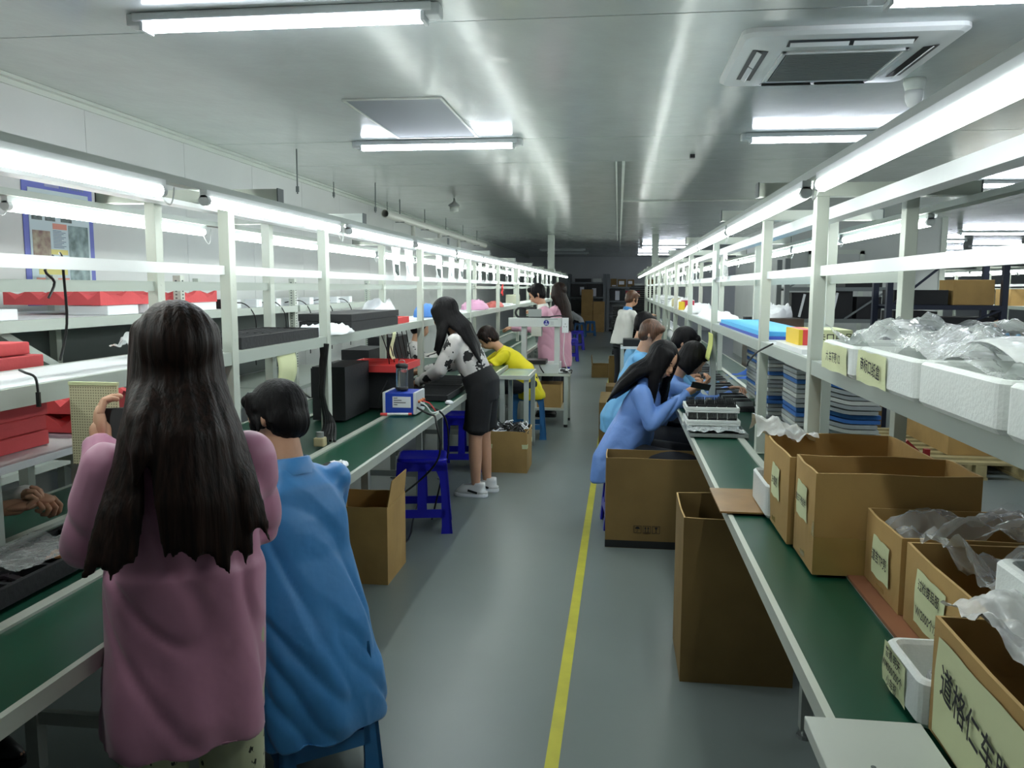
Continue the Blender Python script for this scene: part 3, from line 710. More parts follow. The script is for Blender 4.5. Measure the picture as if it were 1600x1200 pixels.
# --- foam boxes on the right shelf
zs = 1.264
q1 = styro('white foam box with a yellowish taped note on the right shelf beside the post', .612, 2.26, .93, 2.60, zs, .085)
note(q1, 'l', -.15, .12, .004, .078, ['六 车下壳 12'], .028, 0, w=.159, off=.003)
q2 = styro('white foam box with a taped note on the right shelf, second from the post', .612, 1.80, .93, 2.22, zs, .09)
note(q2, 'l', -.20, .03, .004, .082, ['商标口纸盒'], .032, -.08, w=.159, off=.003)
q3 = styro('plain white foam box on the right shelf, third from the post', .612, 1.41, .95, 1.79, zs, .09)
q4 = styro('white foam box on the right shelf nearest the picture edge with scribbles', .612, 1.00, .95, 1.40, zs, .09)
w = MB()
for k in range(7):
    w.tube([(-.171, -.05 + .16 * u / 8, .045 + .012 * math.sin(u * 1.9 + k * 1.3) + k * .003 - .01) for u in range(9)], .0012, 4)
w.obj('scribble', INK, q4, world=False)
# ================================================================ SMALL BUILDERS
def blob(name, label, cat, c, sx, sy, sz, m, seed=0, crump=.25, fr=5., group=None, nu=30, nv=18, sharp=True, rz=0.):
    """crumpled bag or folded cloth lying on a surface: closed lump with a flat underside"""
    mb = MB(); rd = seed * 7.31
    def P(u, v):
        a = 2 * PI * u; ph = PI / 2 * (1 - v) if v > .0 else PI / 2
        r = math.cos(PI / 2 * v) ** .6; x, y = r * math.cos(a), r * math.sin(a); z = math.sin(PI / 2 * v) ** .8
        k = 1 + .22 * N3(x * 1.7 + rd, y * 1.7, rd)
        n = N3(x * fr + rd, y * fr + rd, z * fr); n2 = abs(N3(x * fr * 2 + rd, y * fr * 2, z * 3 + rd)) if sharp else 0
        zz = z * (1 + crump * 1.6 * N3(x * 2.2 + rd, y * 2.2 + rd, 3.3)) + (crump * n - crump * .8 * n2) * (v > .03)
        X, Y = x * k * sx / 2, y * k * sy / 2; c_, s_ = math.cos(rz), math.sin(rz)
        return (c[0] + X * c_ - Y * s_, c[1] + X * s_ + Y * c_, c[2] + max(.0005, zz * sz) if v > .03 else c[2] + .0005)
    vs = [P(i / nu, j / nv) for j in range(nv) for i in range(nu)]; vs.append(P(0, 1)); B = len(vs) - 1
    fs = [(j * nu + i, j * nu + (i + 1) % nu, (j + 1) * nu + (i + 1) % nu, (j + 1) * nu + i) for j in range(nv - 1) for i in range(nu)]
    fs += [((nv - 1) * nu + i, (nv - 1) * nu + (i + 1) % nu, B) for i in range(nu)] + [tuple(range(nu - 1, -1, -1))]
    mb.add(vs, fs); return tag(mb.obj(name, m, smooth=True), label, cat, group)
def sheetbag(name, label, c, sx, sy, amp, m, seed=0, lift=None, rz=0., cat='plastic bag', group=None, fr=4.):
    """loose sheet of thin film, crumpled, with thickness"""
    mb = MB(); rd = seed * 3.77; lf = lift or (lambda u, v: 0)
    def P(u, v):
        x = (u - .5) * sx; y = (v - .5) * sy
        e = 1 + .12 * N3(u * 3 + rd, v * 3, rd); x *= e; y *= e
        n = N3(u * fr + rd, v * fr, rd) + .5 * N3(u * fr * 2.3, v * fr * 2.3 + rd, 1) + .25 * abs(N3(u * fr * 5, v * fr * 5, rd))
        z = amp * (.9 + n) + lf(u, v)
        return (c[0] + x * math.cos(rz) - y * math.sin(rz), c[1] + x * math.sin(rz) + y * math.cos(rz), c[2] + max(.001, z))
    mb.grid(P, 34, 34); o = mb.obj(name, m, smooth=True); return tag(o, label, cat, group)
def make_stool(label, m, x, y, rz, h=.46, group=None, w=.155, wb=.185):
    t = thing('plastic_stool', label, 'stool', (x, y, 0), rz, group)
    # seat
    L = []
    for hw, z in ((w - .004, h - .03), (w, h - .015), (w - .004, h - .003), (w - .02, h), (w - .035, h - .004)):
        L.append(((0, 0, z), (1, 0, 0), (0, 1, 0), hw, hw))
    MB().rings(L, 32, pw=7).obj('seat', m, t, smooth=True, world=False)
    wt = w - .004
    def P(cx, cy, z):
        k = 1 - z / (h - .03); hw = wt + (wb - wt) * k; return (cx * hw, cy * hw, z)
    for qx, qy in ((1, 1), (-1, 1), (-1, -1), (1, -1)):   # L-shaped flared legs
        g = MB(); lv = [(0, .62), (.05, .66), (.14, .68), (.24, .70), (.34, .68), (h - .07, .55), (h - .03, .30)]
        for ax in (0, 1):
            vs = []
            for z, i0 in lv:
                a = P(qx, qy, z); e = P(qx * (i0 if ax == 0 else 1), qy * (1 if ax == 0 else i0), z)
                nx, ny = (0, -qy * .012) if ax == 0 else (-qx * .012, 0)
                vs += [a, e, (e[0] + nx, e[1] + ny, z), (a[0] + nx, a[1] + ny, z)]
            for i in range(len(lv) - 1):
                for k in range(4): g.add([], []); g.f.append(tuple(len(g.v) + q for q in (i * 4 + k, i * 4 + (k + 1) % 4, (i + 1) * 4 + (k + 1) % 4, (i + 1) * 4 + k))); g.m.append(0)
            n = len(g.v); g.f += [(n + 3, n + 2, n + 1, n), tuple(n + (len(lv) - 1) * 4 + k for k in range(4))]; g.m += [0, 0]; g.v += [tuple(v) for v in vs]
        g.obj('leg', m, t, world=False)
    for k in range(4):                                       # lower band and middle slat of every side
        a = k * PI / 2; g = MB(); ca, sa = math.cos(a), math.sin(a)
        def Q(u, z, o=0):
            f = 1 - z / (h - .03); hw = wt + (wb - wt) * f - o; x, y = u * hw, -hw; return (x * ca - y * sa, x * sa + y * ca, z)
        g.add([Q(-.8, .10), Q(.8, .10), Q(.8, .15), Q(-.8, .15), Q(-.8, .10, .01), Q(.8, .10, .01), Q(.8, .15, .01), Q(-.8, .15, .01)], [(0, 1, 2, 3), (7, 6, 5, 4), (0, 4, 5, 1), (3, 2, 6, 7)])
        g.obj('side_band', m, t, world=False)
        g = MB(); g.add([Q(-.17, .14), Q(.17, .14), Q(.15, h - .03), Q(-.15, h - .03), Q(-.17, .14, .01), Q(.17, .14, .01), Q(.15, h - .03, .01), Q(-.15, h - .03, .01)], [(0, 1, 2, 3), (7, 6, 5, 4), (0, 3, 7, 4), (1, 5, 6, 2)])
        g.obj('side_slat', m, t, world=False)
        g = MB(); g.add([Q(-.97, h - .075), Q(.97, h - .075), Q(1, h - .02), Q(-1, h - .02), Q(-.97, h - .075, .01), Q(.97, h - .075, .01), Q(1, h - .02, .01), Q(-1, h - .02, .01)], [(0, 1, 2, 3), (7, 6, 5, 4), (0, 4, 5, 1), (3, 2, 6, 7)])
        g.obj('apron', m, t, world=False)
    return t
SG = 'plastic stools along the left aisle'
make_stool('royal blue plastic stool in the aisle before the printed-shirt woman, nearest empty one', STOOLB, -1.20, 5.02, R(12), group=SG)
make_stool('royal blue plastic stool half hidden behind the bare legs of the printed-shirt woman', STOOLB, -1.27, 6.75, R(8), group=SG)
make_stool('light blue plastic stool under the seated worker in the long blue coat', STOOLL, -.93, 2.40, R(38), h=.44, group=SG, w=.14, wb=.165)
make_stool('light blue plastic stool under the worker in the yellow tee', STOOLL, -.88, 8.28, R(5), group=SG)
for x, y, m, w in ((-.98, 14.2, STOOLB, 'royal blue plastic stool far down the left line, behind the pink-coated woman'), (-.97, 17.2, STOOLB, 'royal blue plastic stool farther down the left line, second behind the pink coats'),
                   (-.98, 20.4, STOOLB, 'royal blue plastic stool at the far end of the left line'), (-1.16, 25.6, STOOLL, 'light blue plastic stool under the slumped worker at the far desk'),
                   (-.86, 26.4, STOOLL, 'light blue empty plastic stool by the far cartons')):
    make_stool(w, m, x, y, .1, group=SG)

# ================================================================ FLOOR CARTONS
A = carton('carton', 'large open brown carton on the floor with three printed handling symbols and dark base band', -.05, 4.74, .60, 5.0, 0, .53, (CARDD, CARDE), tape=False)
MB().box(-.3262, -.1312, .002, .3262, .1312, .045).obj('base_band', BLACK, A, world=False)
g = MB()
def icon(u, z, kind):
    y = -.137; s = .032
    for a in ((-s, -s, s, -s + .003), (-s, s - .003, s, s), (-s, -s, -s + .003, s), (s - .003, -s, s, s)): g.box(u + a[0], y, z + a[1], u + a[2], y + .001, z + a[3])
    if kind == 0:
        g.add([(u + .02 * math.cos(PI * k / 8), y, z + .004 + .02 * math.sin(PI * k / 8)) for k in range(9)], [tuple(range(8, -1, -1))]); g.box(u - .0015, y, z - .02, u + .0015, y + .001, z + .004); g.box(u - .008, y, z - .022, u, y + .001, z - .019)
    if kind == 1:
        for o in (-.012, .012): g.box(u + o - .0025, y, z - .02, u + o + .0025, y + .001, z + .01); g.add([(u + o - .009, y, z + .008), (u + o + .009, y, z + .008), (u + o, y, z + .024)], [(0, 1, 2)])
        g.box(u - .022, y, z - .024, u + .022, y + .001, z - .021)
    if kind == 2:
        g.add([(u - .012, y, z + .022), (u + .012, y, z + .022), (u + .003, y, z + .0), (u - .003, y, z + .0)], [(3, 2, 1, 0)]); g.box(u - .002, y, z - .02, u + .002, y + .001, z); g.box(u - .01, y, z - .023, u + .01, y + .001, z - .02)
for i in range(3): icon(-.195 + .078 * i, .155, i)
g.v = [(-.14 + (x + .195) * .68, y, .115 + (z - .155) * .68) for x, y, z in g.v]
g.obj('printed_symbols', INK, A, world=False)['kind'] = 'stuff'
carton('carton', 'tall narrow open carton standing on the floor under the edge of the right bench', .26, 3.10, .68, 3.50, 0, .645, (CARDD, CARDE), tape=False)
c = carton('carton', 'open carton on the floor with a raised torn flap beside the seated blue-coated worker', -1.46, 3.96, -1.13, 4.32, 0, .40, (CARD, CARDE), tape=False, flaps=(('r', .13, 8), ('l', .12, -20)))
w1 = carton('carton', 'open carton overflowing with black and white cables beside the bare-legged woman', -1.04, 6.60, -.71, 6.98, 0, .34, (CARD, CARDE), tape=False)
MB().box(-.1672, -.1922, .20, .1672, .1922, .235).obj('tape', NOTE, w1, world=False)
cm = MB()
for k in range(46):
    random.seed(k); x, y = random.uniform(-.13, .13), random.uniform(-.15, .15); p = []
    for j in range(9): a = j * .8 + k; p.append((x + .05 * math.cos(a + j * .1), y + .045 * math.sin(a * 1.2), .31 + .055 * random.random() + .02 * math.sin(j)))
    cm.tube(p, .004, 5, 1 if k % 4 == 0 else 0)
cable_pile = cm
o = MB(); o.v = [(x - .875, y + 6.79, z) for x, y, z in cm.v]; o.f = cm.f; o.m = cm.m
o = o.obj('cable_pile', [CABLE, PAPER]); o['kind'] = 'stuff'; tag(o, 'tangle of black and white cables heaped in the carton by the small table', 'cables')
for a in ((-.16, 7.85, -.02, 8.7, .0, .42, 'closed brown carton with a small label standing on the yellow stripe by the right workers'),
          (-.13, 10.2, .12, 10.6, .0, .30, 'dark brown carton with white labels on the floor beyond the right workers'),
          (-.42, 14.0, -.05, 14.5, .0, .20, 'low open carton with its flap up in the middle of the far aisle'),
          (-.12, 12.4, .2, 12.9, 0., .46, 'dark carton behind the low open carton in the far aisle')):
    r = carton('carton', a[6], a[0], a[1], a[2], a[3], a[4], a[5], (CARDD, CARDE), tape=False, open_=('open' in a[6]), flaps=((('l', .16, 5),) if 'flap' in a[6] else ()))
    if 'label' in a[6]:
        w_, d_ = (a[2] - a[0]) / 2, (a[3] - a[1]) / 2; MB().box(-w_ + .02, -d_ - .002, .18, -w_ + .06, -d_, .22).obj('label', PAPER, r, world=False)
        if 'labels' in a[6]: MB().box(.0, -d_ - .002, .10, .06, -d_, .26).obj('label', PAPER, r, world=False)
for i, (x, y, z, h, l) in enumerate(((-1.02, 28.8, 0, .55, 'lower left carton of the stacks before the back wall'), (-1.02, 28.8, .55, .9, 'upper left carton of the stacks before the back wall'),
                                  (-.62, 28.8, 0, .62, 'lower right carton of the stacks before the back wall'), (-.62, 28.8, .62, .42, 'upper right carton of the stacks before the back wall'))):
    carton('carton', l, x - .22, y - .2, x + .165, y + .2, z, h - .002, (CARD, CARDE), open_=False, tape=False, group='cartons stacked by the back wall')

# ================================================================ LEFT BENCH
def ctrl():
    x0, x1, y0, y1, z = -1.365, -1.165, 4.72, 4.95, .757
    t = thing('control_box', 'blue and white power control box on the left bench with a paper label', 'control box', ((x0 + x1) / 2, (y0 + y1) / 2, z))
    MB().box(x0 + .014, y0 + .004, z, x1 - .014, y1 - .004, z + .125).obj('body', mat('box_blue', '2348b8', .4), t, bevel=.003)
    for xx in (x0, x1 - .016): MB().box(xx, y0, z, xx + .016, y1, z + .13).obj('side_frame', SHELFM, t, bevel=.003)
    MB().box(x0 + .06, y0 + .001, z + .04, x1 - .03, y0 + .004, z + .105).obj('paper_label', PAPER, t)
    m = MB()
    for k in range(4): m.box(x0 + .068, y0, z + .094 - k * .013, x0 + .09 + .05 * ((k * 7) % 3) / 2, y0 + .001, z + .098 - k * .013)
    m.obj('label_print', INK, t)['kind'] = 'stuff'
    m = MB()
    for k in range(3): m.cyl((x1, y0 + .06 + k * .05, z + .07), (x1 + .018, y0 + .06 + k * .05, z + .07), .009, n=8)
    m.obj('terminal', mat('copper', 'b06a45', .4, metal=.6), t)
    MB().tube([(x1 + .01, y0 + .06, z + .07), (x1 + .06, y0 + .02, z + .05), (x1 + .09, y0 + .03, z + .01), (x1 + .13, y0 + .1, z + .015)], .004, 5).obj('wire', CABLEW, t)
    MB().tube([(x1 + .01, y0 + .11, z + .07), (x1 + .07, y0 + .06, z + .06), (x1 + .1, y0 + .08, z + .012)], .004, 5).obj('wire', REDP, t)
ctrl()
def bottle():
    t = thing('drinking_bottle', 'clear plastic drinking bottle with a black lid on the blue control box', 'bottle', (-1.275, 4.83, .888))
    MB().lathe([(.034, .01), (.036, .02), (.036, .12), (.034, .135)], n=18).obj('body', GLASS, t, smooth=True, world=False)
    MB().lathe([(.036, 0), (.038, .004), (.037, .018), (.034, .02)], n=18).obj('base', BLACK, t, smooth=True, world=False)
    MB().lathe([(.036, .135), (.038, .138), (.037, .155), (.02, .16)], n=18).obj('lid', BLACK, t, smooth=True, world=False)
    MB().tube([(-.02, 0, .158), (-.014, 0, .178), (.014, 0, .178), (.02, 0, .158)], .0025, 6).obj('handle', STEEL, t, world=False)
bottle()
t = thing('marker_pen', 'red and white marker pen lying before the blue control box', 'pen', (-1.25, 4.67, .757))
MB().cyl((-1.32, 4.66, .766), (-1.20, 4.68, .766), .0075, n=10).obj('barrel', PAPER, t); MB().cyl((-1.36, 4.654, .766), (-1.32, 4.66, .766), .0085, n=10).obj('cap', REDP, t)
MB().cyl((-1.20, 4.68, .766), (-1.18, 4.683, .766), .0078, n=10).obj('end', REDP, t)
tag(MB().tube([(-1.19, 4.78, .80), (-1.08, 4.66, .775), (-1.035, 4.64, .764), (-1.02, 4.62, .72), (-1.0, 4.63, .6), (-1.04, 4.7, .48), (-1.16, 4.75, .35), (-1.30, 4.6, .25), (-1.40, 4.45, .2), (-1.42, 4.4, .02)], .006, 6).obj('power_cable', CABLE), 'black cable drooping from the blue control box over the bench edge to the floor', 'cable')
tag(MB().tube([(-1.18, 4.85, .80), (-1.06, 4.8, .78), (-1.01, 4.85, .70), (-1.02, 4.95, .5), (-1.08, 5.02, .30), (-1.16, 5.1, .02)], .006, 6).obj('power_cable', CABLE), 'second black cable looping down behind the nearest royal blue stool', 'cable')
tag(MB().tube([(-1.5, 4.2, .02), (-1.2, 4.5, .03), (-1.3, 5.2, .02), (-1.45, 6.2, .03)], .006, 6).obj('floor_cable', CABLE), 'black cable lying on the floor under the left bench', 'cable')
tag(MB().cyl((-1.46, 4.5, .02), (-1.43, 5.5, .14), .009, n=8).obj('metal_rod', STEEL), 'thin shiny metal rod leaning under the left bench behind the stool', 'rod')
def grid_tray(name, label, x0, y0, x1, y1, z, h, nx, ny, m, cat='tray', group=None, tilt=0., wall=.008):
    t = thing(name, label, cat, ((x0 + x1) / 2, (y0 + y1) / 2, z), 0, group); w, d = (x1 - x0) / 2, (y1 - y0) / 2
    MB().box(-w, -d, 0, w, d, .006).obj('base', m, t, world=False)
    g = MB(); g.box(-w, -d, .006, w, -d + wall, h).box(-w, d - wall, .006, w, d, h).box(-w, -d + wall, .006, -w + wall, d - wall, h).box(w - wall, -d + wall, .006, w, d - wall, h)
    g.obj('rim', m, t, world=False)['kind'] = 'stuff'
    for i in range(1, nx): x = -w + 2 * w * i / nx; MB().box(x - wall / 2, -d + wall, .006, x + wall / 2, d - wall, h * .94).obj('divider', m, t, world=False)
    for i in range(1, ny): y = -d + 2 * d * i / ny; MB().box(-w + wall, y - wall / 2, .006, w - wall, y + wall / 2, h * .92).obj('divider', m, t, world=False)
    if tilt: t.rotation_euler = (0, tilt, 0)
    return t
bc = carton('crate', 'deep black foam crate on the left belt under the red slotted tray', -1.68, 4.95, -1.34, 5.38, .757, .225, (BLKMAT, BLACK), cat='crate', open_=False, tape=False)
grid_tray('slotted_tray', 'red plastic tray with long slots lying on the black foam crate', -1.69, 4.90, -1.30, 5.40, .984, .042, 1, 8, REDP, wall=.01)
carton('crate', 'second black foam crate on the left belt behind the slotted upright post', -1.69, 4.45, -1.50, 4.90, .757, .30, (BLKMAT, BLACK), cat='crate', open_=False, tape=False)
t1 = grid_tray('parts_tray', 'black foam tray with clear bags of small parts on the near left bench', -1.61, 1.60, -1.40, 2.31, .757, .045, 2, 5, BLKMAT, wall=.014)
for k in range(9):
    random.seed(k + 3); x = -1.56 + (k % 3) * .055 + random.uniform(-.005, .005); y = 1.80 + (k // 3) * .20
    m = MB(); 
    for q in range(3): a = random.uniform(0, 3); m.beam((x - .03 * math.cos(a), y - .03 * math.sin(a), .775 + q * .006), (x + .03 * math.cos(a), y + .03 * math.sin(a), .778 + q * .006), .02, .006)
    tag(m.obj('small_part', mat('part_orange', 'c98a52', .4) if k in (4, 5, 7) else mat('part_dark', '3a3438', .3)), None)
    o = bpy.context.scene.collection.objects[-1]; tag(o, 'small %s part in the near black tray, %s row, %s column' % ('copper' if k in (4, 5, 7) else 'dark', ('front', 'middle', 'back')[k // 3], ('left', 'middle', 'right')[k % 3]), 'part', 'bagged parts in the near tray'); o['kind'] = 'stuff'
sheetbag('clear_bag', 'crumpled clear plastic bag over the near black parts tray', (-1.52, 1.95, .80), .20, .30, .012, FILM, 3)
# dark trays where the printed-shirt woman works
for i, (x, y, z, l) in enumerate(((-1.30, 5.65, .757, 'black slotted tray under the hands of the printed-shirt woman, front one'), (-1.33, 6.30, .757, 'black slotted tray on the left bench behind the woman, rear one'))):
    grid_tray('slotted_tray', l, x - .27 if i == 0 else x - .25, y - .32, x + .20, y + .30, z, .035, 1, 9, BLKMAT, group='black slotted trays by the printed-shirt woman', wall=.012)
for i, (x, y, h, l) in enumerate(((-1.93, 5.6, .20, 'low black foam box on the wall side of the left bench'), (-1.92, 6.2, .28, 'taller black foam box with silver marks on the wall side of the left bench'), (-1.90, 6.8, .34, 'tallest black foam box on the wall side of the left bench'))):
    carton('crate', l, x - .11, y - .25, x + .1, y + .22, .757, h, (BLKMAT, BLACK), cat='crate', open_=False, tape=False, group='black foam boxes on the wall side')
# small table and perforated panel near the pink-coated woman
def stand(label, x0, y0, x1, y1, z0, z1, m=SHELFM, cat='table', lg=.035):
    t = thing('small_table', label, cat, ((x0 + x1) / 2, (y0 + y1) / 2, z0))
    MB().box(x0, y0, z1 - .022, x1, y1, z1).obj('tabletop', m, t, bevel=.002)
    MB().box(x0 + .01, y0 + .01, z1 - .06, x1 - .01, y0 + .025, z1 - .023).box(x0 + .01, y1 - .025, z1 - .06, x1 - .01, y1 - .01, z1 - .023).obj('apron', EDGEM, t)
    for a, c in ((x0 + .03, y0 + .03), (x1 - .03, y0 + .03), (x0 + .03, y1 - .03), (x1 - .03, y1 - .03)):
        MB().box(a - lg / 2, c - lg / 2, z0 + .01, a + lg / 2, c + lg / 2, z1 - .023).box(a - lg / 3, c - lg / 3, z0, a + lg / 3, c + lg / 3, z0 + .012).obj('leg', EDGEM, t)
    return t
stand('small grey table standing on the left bench under the red foam stack', -2.05, 1.95, -1.62, 2.38, .757, 1.02)
GF = 'red foam sheets stacked on the small grey table'
for k in range(6):
    random.seed(k); z = 1.0215 + k * .046; x1 = -1.716 + random.uniform(-.008, 0)
    m = MB(); m.grid(lambda u, v: (-2.01 + (x1 + 2.01) * u, 1.96 + .35 * v, z + .003 * math.sin(u * 5 + k)), 6, 4)
    m = MB().box(-2.03, 1.96 + .004 * (k % 2), z, x1, 2.31, z + .0445)
    tag(m.obj('foam_sheet', REDF, bevel=.004), 'red foam sheet in the stack on the small grey table, %s from the bottom' % ORD[k], 'foam sheet', GF)
tag(MB().box(-2.02, 2.02, 1.2985, -1.74, 2.28, 1.335).obj('foam_sheet', REDF, bevel=.004), 'torn red foam sheet on top of the stack rising behind the near shelf', 'foam sheet', GF)
def eggcrate(name, label, x0, y0, x1, y1, z, h, nu, nv, cat='foam tray', rz=0., tilt=0.):
    m = MB(); nu2, nv2 = nu * 4, nv * 4
    def top(u, v): return (x0 + (x1 - x0) * u, y0 + (y1 - y0) * v, z + h * (.66 + .34 * math.sin(u * nu * 2 * PI + 1.4) * math.sin(v * nv * 2 * PI + 1.3)) + tilt * u)
    def bot(u, v): return (x0 + (x1 - x0) * u, y0 + (y1 - y0) * v, z + tilt * u)
    m.grid(top, nu2, nv2); n = (nu2 + 1) * (nv2 + 1); m.grid(bot, nu2, nv2)
    for i in range(nu2): m.f.append((i, i + 1, n + i + 1, n + i)); j = nv2 * (nu2 + 1) + i; m.f.append((j + 1, j, n + j, n + j + 1)); m.m += [0, 0]
    for j in range(nv2): a = j * (nu2 + 1); b_ = (j + 1) * (nu2 + 1); m.f.append((b_, a, n + a, n + b_)); m.f.append((a + nu2, b_ + nu2, n + b_ + nu2, n + a + nu2)); m.m += [0, 0]
    return tag(m.obj(name, REDF), label, cat)
stand('low grey table on the wall side of the left bench under red moulded foam', -2.04, 2.55, -1.725, 3.0, .757, .985)
tag(MB().box(-1.98, 2.58, .986, -1.74, 2.85, .996).obj('paper_stack', mat('paper_lilac', 'b5a9b4', .7)), 'thin stack of pale papers on the low grey table', 'papers')
eggcrate('moulded_foam', 'red moulded foam tray lying on papers on the low grey table', -2.04, 2.60, -1.73, 2.98, 1.0, .06, 3, 3)
eggcrate('moulded_foam', 'upper red moulded foam tray just below the near left shelf', -2.04, 2.60, -1.73, 2.98, 1.065, .07, 3, 3)
t = thing('perforated_panel', 'pale yellow perforated panel hanging from the near left shelf edge', 'panel', (-1.29, 1.93, 1.06))
m = MB().box(-1.352, 1.90, 1.055, -1.222, 1.906, 1.262).obj('sheet', PEG, t, bevel=.002); MB().box(-1.352, 1.898, 1.256, -1.222, 1.908, 1.264).obj('top_strip', NOTE, t)
tag(MB().tube([(-1.42, 1.82, 1.30), (-1.39, 1.80, 1.296), (-1.365, 1.80, 1.285), (-1.36, 1.80, 1.25)], .003, 6).beam((-1.36, 1.80, 1.25), (-1.36, 1.80, 1.215), .009, .006).obj('charging_plug', CABLE), 'black cable end with plug dangling over the near left shelf edge', 'cable')
# near shelf things
tag(MB().box(-1.60, 1.70, 1.263, -1.405, 2.0, 1.2645).obj('paper_sheet', PAPER), 'white sheet of paper lying on the near left shelf', 'paper')
blob('wrapped_pack', 'white and green plastic pack lying on the near left shelf', 'package', (-1.60, 1.66, 1.2645), .30, .36, .035, mat('pack_white', 'dfe6e4', .3, nz=.3, ns=9, alt='4aa08c'), 4, .3)
blob('clear_pack', 'folded green-edged transparent pack at the left picture edge on the shelf', 'package', (-1.50, 1.45, 1.2635), .16, .26, .02, mat('pack_teal', '9cc4bd', .2, nz=.3, ns=7, alt='3c6fa0'), 6, .3)
sheetbag('clear_bag', 'crumpled clear bag of parts on the left shelf behind the nearest post', (-1.56, 2.72, 1.265), .24, .30, .045, FILMW, 5, lambda u, v: .05 * math.sin(u * PI) * math.sin(v * PI))
grid_tray('slotted_tray', 'black slotted tray on the left shelf between the two nearest posts', -1.68, 2.98, -1.405, 3.80, 1.264, .045, 8, 2, BLKMAT)
for k, (z, l) in enumerate(((1.264, 'long black foam box on the left shelf, lower of two'), (1.318, 'long black foam tray on the left shelf, lying on the lower box'))):
    carton('foam_case', l, -1.69 - .005 * k, 4.28, -1.40, 5.22 + .02 * k, z, .052 if k == 0 else .038, (BLKMAT, BLACK), cat='tray', open_=False, tape=False, group='black foam cases on the left shelf')
blob('white_cloth', 'crumpled white cloth hanging over the left shelf edge before the black foam cases', 'cloth', (-1.48, 4.12, 1.264), .26, .50, .045, PAPER, 11, .35)
blob('white_bag', 'large bulging white plastic bag on the left shelf beside the third post', 'plastic bag', (-1.60, 5.50, 1.264), .16, .60, .15, PAPER, 12, .15, fr=3)
grid_tray('slotted_tray', 'small red tray on the left shelf edge before the white bag', -1.505, 5.26, -1.41, 5.55, 1.264, .04, 2, 2, REDP)
blob('blue_cap', 'blue cloth cap on the left shelf behind the head of the printed-shirt woman', 'cap', (-1.52, 6.55, 1.264), .20, .24, .10, mat('cap_blue', '4f83c8', .7), 14, .1)
blob('pink_cloth', 'folded pink and lilac cloth lying on the left shelf past the printed-shirt woman', 'cloth', (-1.55, 9.0, 1.264), .26, .9, .09, mat('pink_cloth', 'd49fc0', .7), 15, .2)
blob('red_cloth', 'small salmon red cloth on the left shelf after the pink cloth', 'cloth', (-1.5, 10.1, 1.264), .22, .6, .07, mat('salmon', 'e07a76', .7), 16, .2)
for i, (y, c) in enumerate(((7.5, 'flat white paper pile on the left shelf nearest the pink cloth'), (11.1, 'flat white paper pile on the left shelf past the red cloth'))):
    tag(MB().box(-1.67, y, 1.263, -1.42, y + .5, 1.275).box(-1.65, y + .1, 1.275, -1.45, y + .45, 1.285).obj('paper_pile', PAPER), c, 'papers')
tag(MB().box(-1.60, 11.9, 1.264, -1.43, 12.2, 1.40).obj('beige_case', mat('beige_case', 'cfd0ba', .5), bevel=.01), 'beige instrument case on the far left shelf beside the man in the pink coat', 'case')
# hanging papers and straps under the left shelf
def drape(label, x, y0, y1, z1, z0, m, seed=1, name='hanging_note', cat='paper', twist=.03):
    mb = MB(); 
    mb.grid(lambda u, v: (x + twist * math.sin(v * 3 + seed) * v, y0 + (y1 - y0) * u + .02 * math.sin(v * 4 + seed) * v, z1 + (z0 - z1) * v), 5, 12)
    return tag(mb.obj(name, m, smooth=True, solid=.0012), label, cat)
drape('yellowish paper strip hanging below the left shelf beside the blue-coated worker', -1.40, 3.28, 3.48, 1.235, 1.03, NOTE, 1)
drape('beige paper tag hanging from the left shelf edge above the red tray', -1.39, 5.05, 5.13, 1.22, 1.05, NOTE, 3)
drape('yellow-green paper folder hanging on the third right rack post', .625, 5.62, 5.88, 1.20, 1.02, mat('note_lime', 'c3cb72', .7), 2, twist=.02)
m = MB()
for k in range(5):
    m.tube([(-1.41 + .008 * k, 3.84, 1.23), (-1.405 + .012 * math.sin(k * 2), 3.84, 1.12), (-1.41 + .01 * math.sin(k), 3.83, .98), (-1.40 + .008 * k, 3.84 + .01 * k, .84), (-1.42 + .02 * k, 3.8, .765)], .009, 6)
tag(m.obj('cable_bundle', CABLE), 'thick black cable bundle running down beside the second left post', 'cable')['kind'] = 'stuff'
for i in range(6):
    random.seed(40 + i); y = 4.9 + i * .12
    tag(MB().tube([(-1.42, y, 1.22), (-1.40, y + .05, 1.12 - .02 * i), (-1.41, y + .14, 1.02), (-1.40 + .02 * math.sin(i), y + .05, .93), (-1.41, y - .06, .86), (-1.42, y - .1, .76)], .0035, 5).obj('hanging_cable', CABLE),
        'thin black cable looping down above the red slotted tray, %s from the camera' % ORD[i], 'cable', 'loose cables above the red tray')
t = thing('glue_bottle', 'small beige bottle with a grey lid standing beside the second left post', 'bottle', (-1.375, 3.70, .757))
MB().box(-1.40, 3.68, .757, -1.35, 3.73, .80).obj('body', mat('beige_bottle', 'b9ac87', .5), t, bevel=.006); MB().cyl((-1.375, 3.705, .80), (-1.375, 3.705, .825), .018, n=14).obj('lid', GREYP, t)
blob('tissue', 'crumpled white tissue on the left bench beside the shoulder of the seated blue-coated worker', 'tissue', (-1.15, 3.30, .757), .09, .10, .02, PAPER, 21, .3)
tag(MB().box(-1.17, 3.12, .757, -1.10, 3.22, .79).obj('small_device', BLACK, bevel=.004), 'small black device on the left bench below the tissue', 'device')
blob('white_package', 'small white package on the left bench in front of the slotted trays', 'package', (-1.07, 5.22, .757), .05, .07, .02, PAPER, 22, .1)

